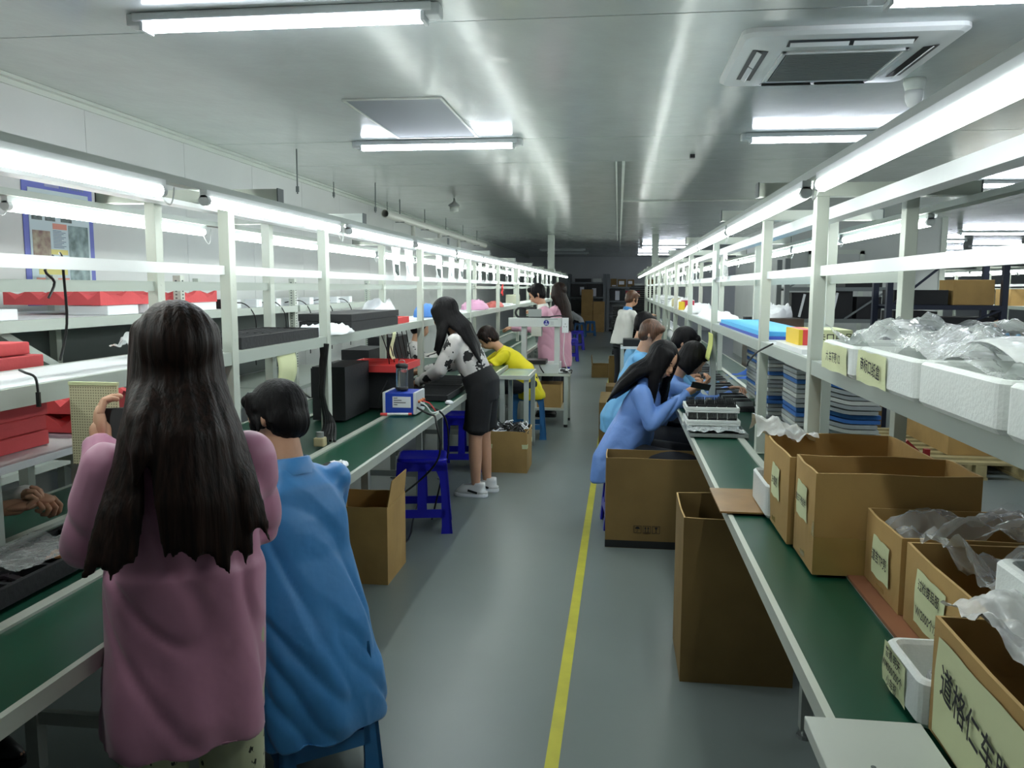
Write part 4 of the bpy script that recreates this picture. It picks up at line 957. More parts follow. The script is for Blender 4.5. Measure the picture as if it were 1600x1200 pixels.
# ---------------------------------------------------------------- wall rack goods
zz = 1.361
for i, (y, w, c) in enumerate(((2.9, .24, 'first'), (3.75, .26, 'second'), (4.1, .22, 'third'), (4.55, .3, 'fourth'))):
    tag(MB().box(-2.66, y, zz, -2.44, y + w, zz + .045).obj('flat_box', SHELFM, bevel=.003), 'flat white box on the wall-side shelf under the red foam, %s from the camera' % c, 'box', 'flat white boxes on the wall-side shelf')
eggcrate('moulded_foam', 'large red moulded foam tray lying on white boxes on the wall-side shelf', -2.98, 3.74, -2.47, 4.92, zz + .047, .075, 4, 5)
for i, (y, c) in enumerate(((3.62, 'left'), (3.84, 'right'))):
    pass
for i in range(8):
    y = 5.12 + i * .33; t = thing('power_adapter', 'white power adapter in the row on the wall-side shelf, %s from the camera' % ORD[i], 'adapter', (-2.50, y, zz), group='power adapters on the wall-side shelf')
    MB().box(-2.54, y, zz, -2.45, y + .09, zz + .055).obj('body', SHELFM, t, bevel=.004); MB().box(-2.449, y + .02, zz + .012, -2.447, y + .07, zz + .045).obj('socket_plate', PAPER, t)
for i in range(5):
    y = 5.1 + i * .5
    tag(MB().tube([(-2.52, y, zz + .02), (-2.42, y + .05, zz + .035), (-2.37, y + .1, zz - .02), (-2.36, y + .13, 1.25), (-2.38, y + .15, 1.08), (-2.40, y + .2, .98)], .004, 5).obj('hanging_cable', CABLE),
        'thin black cable hanging from the wall-side shelf edge, %s from the camera' % ORD[i], 'cable', 'cables on the wall-side shelf')
tag(MB().box(-2.50, 4.96, zz, -2.43, 5.05, zz + .06).obj('black_adapter', BLACK, bevel=.006), 'black power adapter at the near end of the wall-side shelf row', 'adapter')
tag(MB().tube([(-1.46, 2.02, 1.58), (-1.47, 2.0, 1.54), (-1.46, 2.02, 1.51), (-1.45, 1.98, 1.47)], .0035, 6).tube([(-1.44, 2.02, 1.585), (-1.42, 2.0, 1.57), (-1.44, 2.03, 1.53), (-1.46, 2.06, 1.40), (-1.50, 2.08, 1.30)], .0035, 6).obj('rail_cable', CABLE),
    'black cable looped over the near left rail and hanging to the shelf', 'cable')
tag(MB().beam((-3.25, 3.9, 1.52), (-3.25, 4.5, 1.52), .02, .02).obj('wall_conduit', WHITE), 'short white conduit fixed to the left wall beside the poster', 'conduit')

# ---------------------------------------------------------------- poster on the left wall
def poster():
    x = XL + .009; y0, y1, z0, z1 = 4.28, 4.90, 1.39, 2.12
    t = thing('wall_poster', 'blue-bordered poster with photographs and text on the left wall', 'poster', (x, 4.59, z0))
    MB().box(x, y0, z0, x + .004, y1, z1).obj('board', mat('poster_blue', '5662b8', .4), t)
    def q(name, a, b_, c_, d_, m, o=.006):
        return MB().box(x + .004, y0 + a * (y1 - y0), z0 + c_ * (z1 - z0), x + o, y0 + b_ * (y1 - y0), z0 + d_ * (z1 - z0)).obj(name, m, t)
    q('sheet', .07, .93, .07, .90, mat('poster_pale', 'bccfd4', .5))
    q('header_plate', .3, .5, .925, .98, mat('poster_grey', '8b90b5', .5)); 
    ph = mat('photo_dark', '586b6c', .4, nz=.6, ns=30, alt='26332f'); ph2 = mat('photo_sky', '8fa9ac', .4, nz=.5, ns=14, alt='48625f')
    q('photo', .10, .24, .66, .80, ph, .007); q('photo', .28, .42, .66, .80, ph, .007); q('photo', .50, .66, .66, .82, ph, .007)
    q('photo', .60, .90, .38, .64, ph2, .007); q('photo', .60, .90, .12, .34, ph2, .007)
    q('photo', .10, .34, .36, .58, mat('photo_tan', 'a39a80', .4, nz=.5, ns=20, alt='6d4a48'), .007)
    q('banner', .38, .58, .60, .645, mat('poster_salmon', 'd08a78', .5), .007); q('banner', .12, .58, .18, .215, mat('poster_salmon', 'd08a78'), .007)
    q('banner', .34, .58, .40, .44, mat('poster_yellow', 'd5cf7a', .5), .007); q('banner', .16, .56, .24, .32, mat('poster_yellow', 'd5cf7a'), .007)
    m = MB()
    for k in range(12): zc = z0 + (.585 - k * .012) * (z1 - z0); m.box(x + .006, y0 + .38 * (y1 - y0), zc, x + .0068, y0 + (.5 + .06 * ((k * 5) % 3) / 2) * (y1 - y0), zc + .004)
    for k in range(9): a = y0 + (.52 + k * .04) * (y1 - y0); m.box(x + .006, a, z0 + .93 * (z1 - z0), x + .0068, a + .014, z0 + .96 * (z1 - z0))
    m.obj('text_lines', mat('poster_text', '6d7f92', .6), t)['kind'] = 'stuff'
poster()
# ================================================================ PEOPLE
V = Vector
def rot(ax, a): return Matrix.Rotation(a, 3, ax)
def hand_geo(mb, wrist, d, palm_n, s=1., curl=.5, m=0, left=False):
    """palm, four unequal bent fingers and a thumb; d points from wrist to fingers, palm_n out of the palm"""
    d = V(d).normalized(); n = V(palm_n); n = (n - d * n.dot(d)).normalized(); a = d.cross(n) * (-1 if left else 1); w = V(wrist)
    M = Matrix((a, d, n)).transposed()
    mb.ell(w + d * (.045 * s), .040 * s, .052 * s, .016 * s, M, 14, 8, m); mb.cap(w - d * .02 * s, w + d * .03 * s, .024 * s, .027 * s, 12, m)
    for i, (off, L, r) in enumerate(((-.030, .062, .0085), (-.011, .072, .009), (.010, .068, .0088), (.029, .052, .0078))):
        p = w + d * (.080 * s) + a * (off * s); q = curl * (1 + .12 * i)
        d1 = (d * math.cos(q * .8) + n * math.sin(q * .8)); d2 = (d * math.cos(q * 1.9) + n * math.sin(q * 1.9)); d3 = (d * math.cos(q * 2.6) + n * math.sin(q * 2.6))
        p1 = p + d1 * (L * .45 * s); p2 = p1 + d2 * (L * .33 * s); p3 = p2 + d3 * (L * .26 * s)
        mb.cap(p - d * .012 * s, p1, r * 1.1 * s, r * s, 8, m).cap(p1, p2, r * s, r * .92 * s, 8, m).cap(p2, p3, r * .92 * s, r * .8 * s, 8, m)
    p = w + d * .022 * s - a * .026 * s; t1 = (d * .75 - a * .55 + n * .3).normalized(); p1 = p + t1 * .036 * s
    t2 = (d * .85 - a * .05 + n * .45 * (.6 + curl)).normalized(); p2 = p1 + t2 * .030 * s; mb.cap(p, p1, .0125 * s, .0105 * s, 8, m).cap(p1, p2, .0105 * s, .0088 * s, 8, m)
def person(label, x, y, yaw, pel, lean=8, nod=0, roll_=0, turn=0, arms=None, legs='stand', coat=None, hem=.55, cr=(.165, .12), skirt=None, hair=HAIR, hl='short',
           pants=JEANS, sleeve='long', face=False, bodyz=None, tor=.44, vox=.010, chair=.45, feet=None, curl=.5, hairpath=None, hands=True, shoes=None, wr=.006, group=None, collar=None, sw=.15, hw=(1., 1.), knees=None, lbl='coat', apart=None):
    r = thing('person', label, 'person', (x, y, 0), yaw, group)
    ln = R(lean); t = V((0, math.sin(ln), math.cos(ln))); tp = V((0, math.cos(ln), -math.sin(ln)))
    P = V((0, 0, pel)); N = P + t * tor
    nd = R(lean * .6 + nod); hu = V((math.sin(R(roll_)), math.sin(nd), math.cos(nd))).normalized(); hf = V((0, math.cos(nd), -math.sin(nd)))
    M = rot(hu, R(turn)); hf = M @ hf; hf = (hf - hu * hf.dot(hu)).normalized(); hr = hf.cross(hu); HM = Matrix((hr, hf, hu)).transposed()
    H = N + V((0, t.y * .05, t.z * .05)) + hu * .10 + tp * .015
    arms = arms or [((.23, .08, -.22), (.12, .30, -.12)), ((-.23, .08, -.22), (-.12, .30, -.12))]
    SH = [N - t * .070 + V((sw, 0, 0)), N - t * .070 - V((sw, 0, 0))]
    E_ = [N + V(a[0]) for a in arms]; Wp = [N + V(a[1]) for a in arms]
    b = MB()
    b.ell(H + hu * .018 - hf * .006, .074, .092, .094, HM, 20, 14); b.ell(H - hu * .045 + hf * .028, .054, .056, .062, HM, 16, 10)   # skull, jaw
    b.ell(H + hf * .095 - hu * .018, .010, .014, .020, HM, 8, 6); b.ell(H + hf * .086 - hu * .052, .022, .010, .010, HM, 8, 6)
    for s_ in (-1, 1): b.ell(H + hr * (.076 * s_) - hf * .008 - hu * .008, .010, .019, .028, HM, 8, 6); b.ell(H + hf * .072 + hr * (.03 * s_) - hu * .03, .022, .018, .02, HM, 8, 6)
    b.cap(H - hu * .05 - hf * .012, N - t * .03, .046, .052, 14)
    b.rings([(P - t * .06, (1, 0, 0), tp, cr[0] * .76, cr[1] * .7), (P + t * .12, (1, 0, 0), tp, cr[0] * .8, cr[1] * .72), (N - t * .14, (1, 0, 0), tp, cr[0] * .88, cr[1] * .75), (N - t * .03, (1, 0, 0), tp, .09, .055)], 20)
    for s_, sh, e, w in zip((1, -1), SH, E_, Wp): b.cap(sh, e, .042, .034, 12); b.cap(e, w, .034, .024, 12)
    LG = []
    if legs == 'stand':
        fe = feet or [((.085, 0), 0), ((-.085, 0), 0)]
        for s_, ((fx, fy), _) in zip((1, -1), fe):
            k = V((fx * .95, fy * .5 + .02, pel * .52)); an = V((fx, fy, .08)); LG.append((P + V((.075 * s_, 0, -.02)), k, an))
    else:
        fe = feet or [((.12, .38), 0), ((-.12, .38), 0)]; kk = knees or ((.14, .40), (-.14, .40))
        for s_, ((fx, fy), _), kn in zip((1, -1), fe, kk): LG.append((P + V((.09 * s_, 0, -.02)), V((kn[0], kn[1], pel - .05)), V((fx, fy, .08))))
    for h_, k, a in LG:
        b.cap(h_, k, .070, .050, 14); m_ = k.lerp(a, .35); b.cap(k, m_, .050, .050, 12); b.cap(m_, a, .050, .031, 12)
        fo = V((0, 1, 0)); b.cap(a + V((0, -.02, -.045)), a + fo * .13 + V((0, 0, -.052)), .032, .024, 10)
    body = baked(b, vox, 4)
    if hands:
        for i, (e, w) in enumerate(zip(E_, Wp)):
            dd = (w - e).normalized(); hd = arms[i][2] if len(arms[i]) > 2 else None
            dv = V(hd[0]) if hd else dd; nv = V(hd[1]) if hd else V((-.3 if i == 0 else .3, 0, -1)); hand_geo(body, w + dd * .012, dv, nv, .92 * hw[i], curl, 0, left=(i == 1))
    body.obj('body', SKIN, r, smooth=True, world=False)
    if face:
        fm = MB()
        for s_ in (-1, 1): fm.ell(H + hf * .0835 + hr * (.030 * s_) + hu * .004, .0125, .006, .0045, HM, 8, 6)
        fm.obj('eyes', mat('eye_dark', '1a1412', .3), r, smooth=True, world=False)
        fm = MB()
        for s_ in (-1, 1): fm.ell(H + hf * .087 + hr * (.031 * s_) + hu * .022, .018, .004, .003, HM, 8, 6)
        fm.obj('eyebrows', hair, r, smooth=True, world=False)
        MB().ell(H + hf * .0955 - hu * .052, .019, .006, .0055, HM, 8, 6).obj('lips', mat('lips', 'a86a5c', .5), r, smooth=True, world=False)
    # ---- hair
    h = MB()
    h.ell(H + hu * .030 - hf * .020, .086, .098, .094, HM, 22, 14)
    if hl in ('short', 'bob'):
        h.ell(H - hu * .015 - hf * .045, .080, .062, .075, HM, 18, 12)
        h.cap(H + hu * .085 + hf * .055 - hr * .03, H + hu * .075 + hf * .062 + hr * .03, .026, .026, 10)
    if hl == 'bob':
        for k in range(15):
            a = R(-118 + 236 * k / 14); dr = -hf * math.cos(a) + hr * math.sin(a); h.cap(H + dr * .07 + hu * .02, H + dr * .085 - hu * .085, .03, .02, 8)
    if hl == 'short':
        for k in range(26):
            random.seed(k * 3 + 1); a = R(random.uniform(-120, 120)); u = random.uniform(.0, .1); dr = -hf * math.cos(a) + hr * math.sin(a); p = H + dr * .075 + hu * (u - .02); h.cap(p, p + dr * .014 - hu * random.uniform(.02, .045), .018, .006, 6)
    if hl == 'long':
        HP_ = hairpath
        for k in range(HP_.get('n', 30)):
            random.seed(k * 5 + int(x * 100)); u = (k + .5) / HP_.get('n', 30); a = R(-HP_.get('fan', 125) + 2 * HP_.get('fan', 125) * u); dr = -hf * math.cos(a) + hr * math.sin(a)
            p0 = H + dr * .060 + hu * .055; p1 = H + dr * .080 - hu * .055
            ex = HP_['end'](u, random.uniform(-1, 1)); p4 = V(ex); p2 = p1.lerp(p4, .30) + HP_.get('out', V((0, 0, 0))) + dr * .006; p3 = p1.lerp(p4, .68) + HP_.get('out', V((0, 0, 0))) * .8
            rr = HP_.get('r', .026)
            h.cap(p0, p1, .030, rr * 1.05, 8).cap(p1, p2, rr * 1.05, rr, 8).cap(p2, p3, rr, rr * .9, 8).cap(p3, p4, rr * .9, .005, 8)
    hv = max(vox * .8, .007)
    ho = baked(h, hv, 7, lambda c, n: (lambda a, q: q * (.0045 * N3(a * 5, 0, c[2] * 1.6) + .0035 * N3(a * 14, 7, c[2] * 2.4)))(math.atan2(c[0] - H.x, c[1] - H.y - .04) * (1 + 0 * c[2]), min(1, 8 * math.hypot(c[0] - H.x, c[1] - H.y - .04))))
    ho.obj('hair', hair, r, smooth=True, world=False)
    # ---- upper garment
    c = MB(); X = (1, 0, 0); L = []
    for f_, ra, rb in ((.0, .062, .056), (.035, .105, .066), (.075, cr[0] * .98, cr[1] * .72), (.16, cr[0] * 1.02, cr[1] * .92), (.28, cr[0], cr[1] * .98), (tor - .06 if pants is SHORT else (tor - .11 if skirt else tor), cr[0] * (.94 if pants is SHORT else 1.05), cr[1] * (.94 if pants is SHORT else 1.10))):
        L.append((N - t * f_, X, tp, ra, rb))
    if not skirt and pants is not SHORT: L.append((P - V((0, .01, .05)), X, (0, 1, 0), cr[0] * 1.1, cr[1] * 1.15))
    if skirt:
        for z, cx, cy, ra, rb in skirt: L.append(((cx, cy, z), X, (0, 1, 0), ra, rb))
    c.rings(L[::-1], 36, pw=2.3)
    for s_, sh, e, w in zip((1, -1), SH, E_, Wp):
        c.cap(N - t * .045 + V((.05 * s_, 0, 0)), sh - V((.02 * s_, 0, 0)), .046, .052, 12)
        if sleeve == 'long': c.cap(sh, e, .058, .052, 14); w2 = e.lerp(w, .9); c.cap(e, w2, .052, .037, 14); dw = (w - e).normalized(); c.cyl(w2, w2 + dw * .032, .038, .040, 16)
        else: e2 = sh.lerp(e, .68); c.cap(sh, e2, .060, .058, 14); dw = (e - sh).normalized(); c.cyl(e2, e2 + dw * .055, .059, .066, 16)
    sd = x * 5.1 + y
    def wr_(p, n):
        a = N3(p[0] * 5 + sd, p[1] * 5, p[2] * 2.2); q = abs(N3(p[0] * 7 + p[2] * 4 + sd, p[1] * 7 - p[2] * 3, p[2] * 2.4)); f2 = math.sin(math.atan2(p[1], p[0]) * 7 + 2 * N3(p[0] * 2, p[1] * 2, p[2] * 1.3 + sd)) * max(0, min(1, (pel + .1 - p[2]) * 3))
        return wr * (1.3 * a - 1.6 * (.25 - q if q < .25 else 0) * 3 + .8 * f2)
    co = baked(c, vox * 1.05, 5, wr_); co.obj(lbl, coat, r, smooth=True, world=False)
    if collar:
        k = MB(); k.rings([(N - t * .03, X, tp, .082, .070), (N + t * .018, X, tp, .066, .060), (N + t * .022, X, tp, .060, .054), (N - t * .02, X, tp, .066, .060)], 24, caps=False, pw=2); k.obj('collar', collar, r, smooth=True, world=False)
    # ---- trousers or shorts, shoes
    if pants is not None:
        q = MB(); short = pants is SHORT
        s1 = 1.0 if short else (.84 if skirt else .90); up = .09 if short else .0
        q.rings([(P + t * (up + .02), X, tp, cr[0] * s1 * .98, cr[1] * s1 * .98), (P + t * .0, X, tp, cr[0] * s1 * (1.08 if short else 1), cr[1] * s1 * (1.12 if short else 1)), (P - V((0, 0, .10)), X, (0, 1, 0), cr[0] * s1, cr[1] * s1 * 1.02)], 24)
        for h_, k, a in LG:
            if short: q.cap(h_, h_.lerp(k, .68), .098, .094, 14); q.cyl(h_.lerp(k, .68), h_.lerp(k, .82), .094, .100, 14)
            else: q.cap(h_, k, .092 * (.90 if skirt else .96), .070, 14); a2 = k.lerp(a, .93); q.cap(k, a2, .070, .058, 14)
        baked(q, vox * 1.1, 4, lambda p, n: .004 * N3(p[0] * 9, p[1] * 9, p[2] * 6)).obj('shorts' if short else 'trousers', pants, r, smooth=True, world=False)
    sm = shoes or (BLACK, BLACK)
    for (h_, k, a), nm in zip(LG, (0, 1)):
        shoe = thing('shoe', None, None, (a.x, a.y, 0)); shoe.parent = r; del_ = None
        g = MB(); g.rings([((0, .035, 0), X, (0, 1, 0), .040, .120), ((0, .035, .008), X, (0, 1, 0), .043, .125), ((0, .035, .026), X, (0, 1, 0), .042, .124)], 24, pw=2.6); g.obj('sole', sm[1], shoe, smooth=False, world=False)
        g = MB(); g.rings([((0, .034, .026), X, (0, 1, 0), .040, .121), ((0, .030, .045), X, (0, 1, 0), .039, .116), ((0, .012, .062), X, (0, 1, .3), .036, .086), ((0, -.022, .085), X, (0, 1, .1), .034, .048), ((0, -.026, .105), X, (0, 1, 0), .034, .042)], 24, pw=2.4)
        g.obj('upper', sm[0], shoe, smooth=True, world=False)
        if sm[0] is not BLACK:
            g = MB()
            for q_ in range(4): g.box(-.02, .028 + q_ * .02, .068 - q_ * .006, .02, .034 + q_ * .02, .074 - q_ * .006)
            g.obj('laces', PAPER, shoe, world=False)['kind'] = 'stuff'
            for s_ in (-1, 1): g = MB().beam((s_ * .041, -.02, .035), (s_ * .040, .05, .052), .004, .016); g.obj('stripe', INK, shoe, world=False)
    return r, N, H

# --- long-haired woman in pink, nearest the camera
person('woman with very long dark hair and pink coat, back to the camera', -.905, 1.62, R(31), .80, lean=3, nod=4, tor=.40, cr=(.158, .115), sw=.135,
       arms=[((.165, .07, -.24), (.10, .27, -.14)), ((-.195, .05, -.24), (-.165, .27, -.07), ((-.05, .35, .8), (.9, .2, .1)))],
       skirt=[(.74, 0, 0, .166, .122), (.68, -.005, -.005, .170, .128), (.60, -.01, -.01, .172, .134), (.545, -.012, -.012, .171, .134)], coat=PINK, pants=DOTP, hair=HAIRB, hl='long', vox=.008, wr=.008,
       hairpath=dict(n=52, fan=142, r=.019, out=V((-.0, -.035, .0)), end=lambda u, j: ((-.185 + .36 * u + .01 * j, -.105 - .035 * math.sin(u * PI) + .012 * j, (.965 if u < .27 else (.955 - .03 * math.sin(u * 9) if u < .84 else 1.0)) + .03 * j)) if not (.25 < u < .38) else (-.09, -.12, 1.12)))
tp_ = thing('mobile_phone', 'dark phone in the raised left hand of the pink-coated woman', 'phone', (-1.17, 1.79, 1.08)); MB().box(-.034, -.004, 0, .034, .004, .14).obj('case', BLACK, tp_, bevel=.004, world=False)
MB().box(-.031, .004, .004, .031, .0048, .136).obj('screen', mat('screen_dark', '20262c', .1), tp_, world=False); tp_.rotation_euler = (R(-20), 0, R(25))
# --- short-haired worker in blue
person('worker with short black hair in a long blue coat, seated, back to the camera', -.945, 2.38, R(52), .50, lean=9, nod=26, turn=22, tor=.46, cr=(.17, .125), sw=.15, legs='sit', hl='short', coat=BLUEC, pants=JEANS, vox=.008, wr=.010, collar=BLUEC,
       arms=[((.20, .10, -.26), (.10, .33, -.20)), ((-.22, .10, -.26), (-.10, .33, -.20))],
       skirt=[(.50, .0, -.02, .188, .15), (.42, .0, -.03, .198, .165), (.32, .0, -.04, .208, .178), (.22, 0, -.045, .214, .184), (.16, .0, -.045, .213, .183)])
# --- person at the left picture edge, only hands and cuffs in view
person('worker at the left picture edge with white sleeves, only folded hands and forearms in view', -2.36, 2.12, R(-88), .50, lean=14, nod=20, legs='sit', coat=WSH, vox=.008, chair=.45, curl=.9, tor=.44,
       arms=[((.17, .22, -.14), (-.02, .48, -.075), ((-.4, .8, .05), (-.2, .2, .9))), ((-.20, .24, -.14), (-.11, .50, -.06), ((.25, .9, -.05), (.1, .1, -1)))])
# --- standing woman in the printed shirt
person('standing woman in printed white shirt and black shorts leaning over the left bench', -.955, 5.88, R(84), .80, lean=27, nod=14, tor=.43, cr=(.150, .112), sw=.145,
       arms=[((.20, .08, -.26), (.10, .30, -.30)), ((-.20, .06, -.26), (-.09, .26, -.36))], coat=PRINT, pants=SHORT, hair=HAIR, hl='long', vox=.009, wr=.006, shoes=(mat('shoe_white', 'd2d4d4', .4), PAPER), lbl='shirt',
       feet=[((.085, -.01), 0), ((-.085, .03), 0)],
       hairpath=dict(n=34, fan=150, r=.024, out=V((0, -.02, .02)), end=lambda u, j: ((-.15 + .02 * j, .30 + .03 * j, 1.03 + .03 * j) if u < .22 else ((.14, .26, 1.05) if u > .86 else (-.15 + .28 * (u - .2) / .66, -.02 + .02 * j + .04 * u, .99 + .03 * j)))))
# --- worker in the yellow tee
person('worker in a bright yellow tee bent low over the left bench behind the small table', -.86, 8.20, R(100), .57, lean=42, nod=20, legs='sit', tor=.45, coat=YTEE, sleeve='short', hl='short', hair=HAIRB, vox=.010, cr=(.165, .125), lbl='tee',
       arms=[((.16, .16, -.20), (.05, .34, -.24)), ((-.20, .08, -.16), (-.10, .30, -.26))], skirt=[(.45, 0, -.02, .17, .14), (.40, 0, -.02, .165, .14)])
# --- man in pink coat with white collar
person('man with short black hair and pale pink coat behind the gantry machine', -.785, 9.68, R(93), .84, lean=10, nod=22, tor=.46, coat=PINKL, hl='short', face=True, vox=.010, collar=WSH, cr=(.165, .12),
       arms=[((.22, .10, -.26), (.10, .34, -.26)), ((-.2, .12, -.26), (-.1, .34, -.26))], skirt=[(.7, 0, 0, .175, .13), (.5, 0, 0, .18, .14)])
person('woman with waist-long dark hair and pale pink coat behind the man in pink', -.71, 10.4, R(68), .84, lean=2, nod=2, tor=.46, coat=PINKL, hair=HAIRB, hl='long', vox=.011, cr=(.155, .12),
       skirt=[(.7, 0, 0, .175, .13), (.52, 0, 0, .18, .14)], hairpath=dict(n=26, fan=120, r=.03, out=V((0, -.02, 0)), end=lambda u, j: (-.08 + .16 * u, -.15 + .01 * j, .98 + .03 * j)))
# --- far slumped worker
person("worker in white slumped over a desk beyond the left line", -1.16, 25.6, R(80), .5, lean=52, nod=20, legs='sit', coat=WSH, hair=HAIRR, vox=.016, hands=False, lbl='shirt')
# --- worker across the left line
person('small dark-haired worker in a patterned shirt seen under the left shelf across the bench', -2.25, 8.9, R(-80), .5, lean=8, nod=12, legs='sit', coat=PRINT, vox=.014, hands=False, tor=.42, lbl='shirt')
# --- right side
person('long-haired person in a periwinkle blue coat, nearest seated worker at the right bench', .075, 5.22, R(-104), .50, lean=17, nod=20, turn=-30, tor=.45, legs='sit', coat=BLUEV, hair=HAIR, hl='long', face=True, vox=.008, wr=.009, cr=(.168, .13), sw=.15, curl=.8,
       arms=[((.20, .06, -.23), (.05, .24, -.06), ((-.2, .7, .4), (0, -.3, 1))), ((-.19, .10, -.22), (-.06, .28, -.04), ((.2, .7, .4), (0, -.3, 1)))],
       skirt=[(.46, 0, -.04, .21, .17), (.30, 0, -.05, .22, .18)], shoes=(BLACK, BLACK), collar=BLUEV,
       hairpath=dict(n=40, fan=150, r=.027, out=V((0, -.015, .02)), end=lambda u, j: ((-.12, .20 + .02 * j, .76 + .02 * j) if u < .18 else ((.10 + .02 * j, .17, .74) if u > .90 else (-.14 + .31 * (u - .18) / .72, -.075 - .03 * math.sin(u * 3) + .015 * j, .82 + .03 * j)))))
MBk = MB().box(-.06, -.004, -.02, .06, .004, .02); ph = tag(MBk.obj('handset', BLACK, world=False, bevel=.003), 'small black device held in both hands by the long-haired woman at the right bench', 'device'); ph.location = (.50, 5.04, .92); ph.rotation_euler = (.4, .2, .3)
person('worker with a black bob bending close to the right bench behind the long-haired woman', .19, 5.95, R(-92), .50, lean=30, nod=26, tor=.46, legs='sit', coat=BLUEV, hair=HAIR, hl='bob', vox=.010, wr=.008,
       arms=[((.16, .20, -.18), (.06, .36, -.14)), ((-.18, .16, -.2), (-.08, .36, -.12))], skirt=[(.44, 0, -.03, .2, .17)])
person('worker with auburn hair in a sky blue coat, seated third along the right bench', .10, 7.0, R(-95), .52, lean=13, nod=20, tor=.48, legs='sit', coat=BLUEL, hair=HAIRR, hl='short', vox=.010, wr=.009, cr=(.18, .135),
       arms=[((.2, .14, -.24), (.08, .36, -.2)), ((-.2, .14, -.24), (-.08, .36, -.2))], skirt=[(.44, 0, -.05, .22, .18), (.3, 0, -.05, .22, .18)])
person('worker with black hair between the auburn-haired worker and the bob-haired worker', .24, 6.45, R(-95), .52, lean=22, nod=22, tor=.48, legs='sit', coat=BLUEL, hair=HAIR, hl='short', vox=.011,
       arms=[((.2, .14, -.22), (.08, .36, -.2)), ((-.2, .14, -.22), (-.08, .36, -.2))])
person('worker with black hair in a sky blue coat farther along the right bench', .12, 8.1, R(-95), .52, lean=10, nod=14, tor=.50, legs='sit', coat=BLUEL, hair=HAIR, hl='short', vox=.011)
person('worker in a white top with blue collar standing beside the black tray towers', .06, 12.0, R(-60), .76, lean=12, nod=18, tor=.46, coat=WSH, collar=BLUEC, hair=HAIRR, hl='short', vox=.012, sleeve='short', lbl='top')
person('worker in dark blue reaching onto the right belt from its far side', 1.44, 7.3, R(92), .52, lean=14, nod=14, tor=.46, legs='sit', coat=mat('coat_deep_blue', '2f62b8', .6, bump=.2, bs=10), hl='short', vox=.012,
       arms=[((.18, .22, -.24), (.10, .46, -.26)), ((-.18, .22, -.24), (-.12, .48, -.27))])
person('worker in light blue seated at the far right line across the open floor, nearer one', 5.06, 10.6, R(-70), .52, lean=18, nod=14, tor=.48, legs='sit', coat=BLUEL, hl='short', vox=.014)
person('worker in light blue seated at the far right line, farther one', 5.02, 12.2, R(-85), .52, lean=12, nod=14, tor=.48, legs='sit', coat=BLUEL, hl='short', vox=.014, hands=False)
for x, y, l in ((.08, 5.24, 'plastic stool under the long-haired woman at the right bench'), (.16, 5.95, 'plastic stool under the bob-haired worker at the right bench'), (.10, 7.0, 'plastic stool under the auburn-haired worker at the right bench'),
                (.12, 8.1, 'plastic stool under the farther blue-coated worker at the right bench'), (-2.36, 2.12, 'plastic stool under the worker at the left picture edge'), (-2.25, 8.9, 'plastic stool under the patterned-shirt worker'),
                (1.44, 7.3, 'plastic stool on the hall side of the right bench'), (5.06, 10.6, 'plastic stool at the far right line, nearer one'), (5.02, 12.2, 'plastic stool at the far right line, farther one')):
    make_stool('royal blue ' + l, STOOLB, x, y, .1, h=.43, group='stools under seated workers', w=.13, wb=.16)
# ================================================================ GANTRY MACHINE AND SMALL TABLES, LEFT
t = thing('side_bench', 'small white-topped table behind the leaning woman and in front of the yellow tee', 'table', (-.90, 7.55, 0))
MB().box(-1.03, 7.24, .70, -.775, 7.86, .725).obj('tabletop', mat('top_green_tint', '7f9d90', .25, nz=.15, ns=3), t)
MB().box(-1.03, 7.225, .695, -.76, 7.24, .73).box(-.775, 7.24, .695, -.76, 7.875, .73).box(-1.03, 7.86, .695, -.775, 7.875, .73).obj('edge_trim', ALU, t)
for a, c in ((-.79, 7.26), (-.79, 7.84), (-1.005, 7.26), (-1.005, 7.84)):
    l = MB().box(a - .02, c - .02, .03, a + .02, c + .02, .70).obj('leg', EDGEM, t); MB().cyl((a, c, 0), (a, c, .03), .02, n=10).obj('foot', STEEL, l)
t = thing('machine_table', 'grey steel table with a lower shelf carrying the gantry machine', 'table', (-.83, 9.15, 0))
MB().box(-1.035, 8.88, .555, -.50, 9.42, .58).obj('tabletop', ALU, t)
MB().box(-1.02, 8.9, .18, -.54, 9.40, .20).obj('lower_shelf', ALU, t)
for a, c in ((-.54, 8.91), (-.54, 9.39), (-1.01, 8.91), (-1.01, 9.39)):
    l = MB().box(a - .022, c - .022, .03, a + .022, c + .022, .555).obj('leg', EDGEM, t); MB().cyl((a, c, 0), (a, c, .03), .022, n=10).obj('foot', BLACK, l)
carton('carton', 'brown carton on the lower shelf of the machine table', -.86, 8.98, -.60, 9.34, .2015, .25, (CARD, CARDE), open_=False, tape=False)
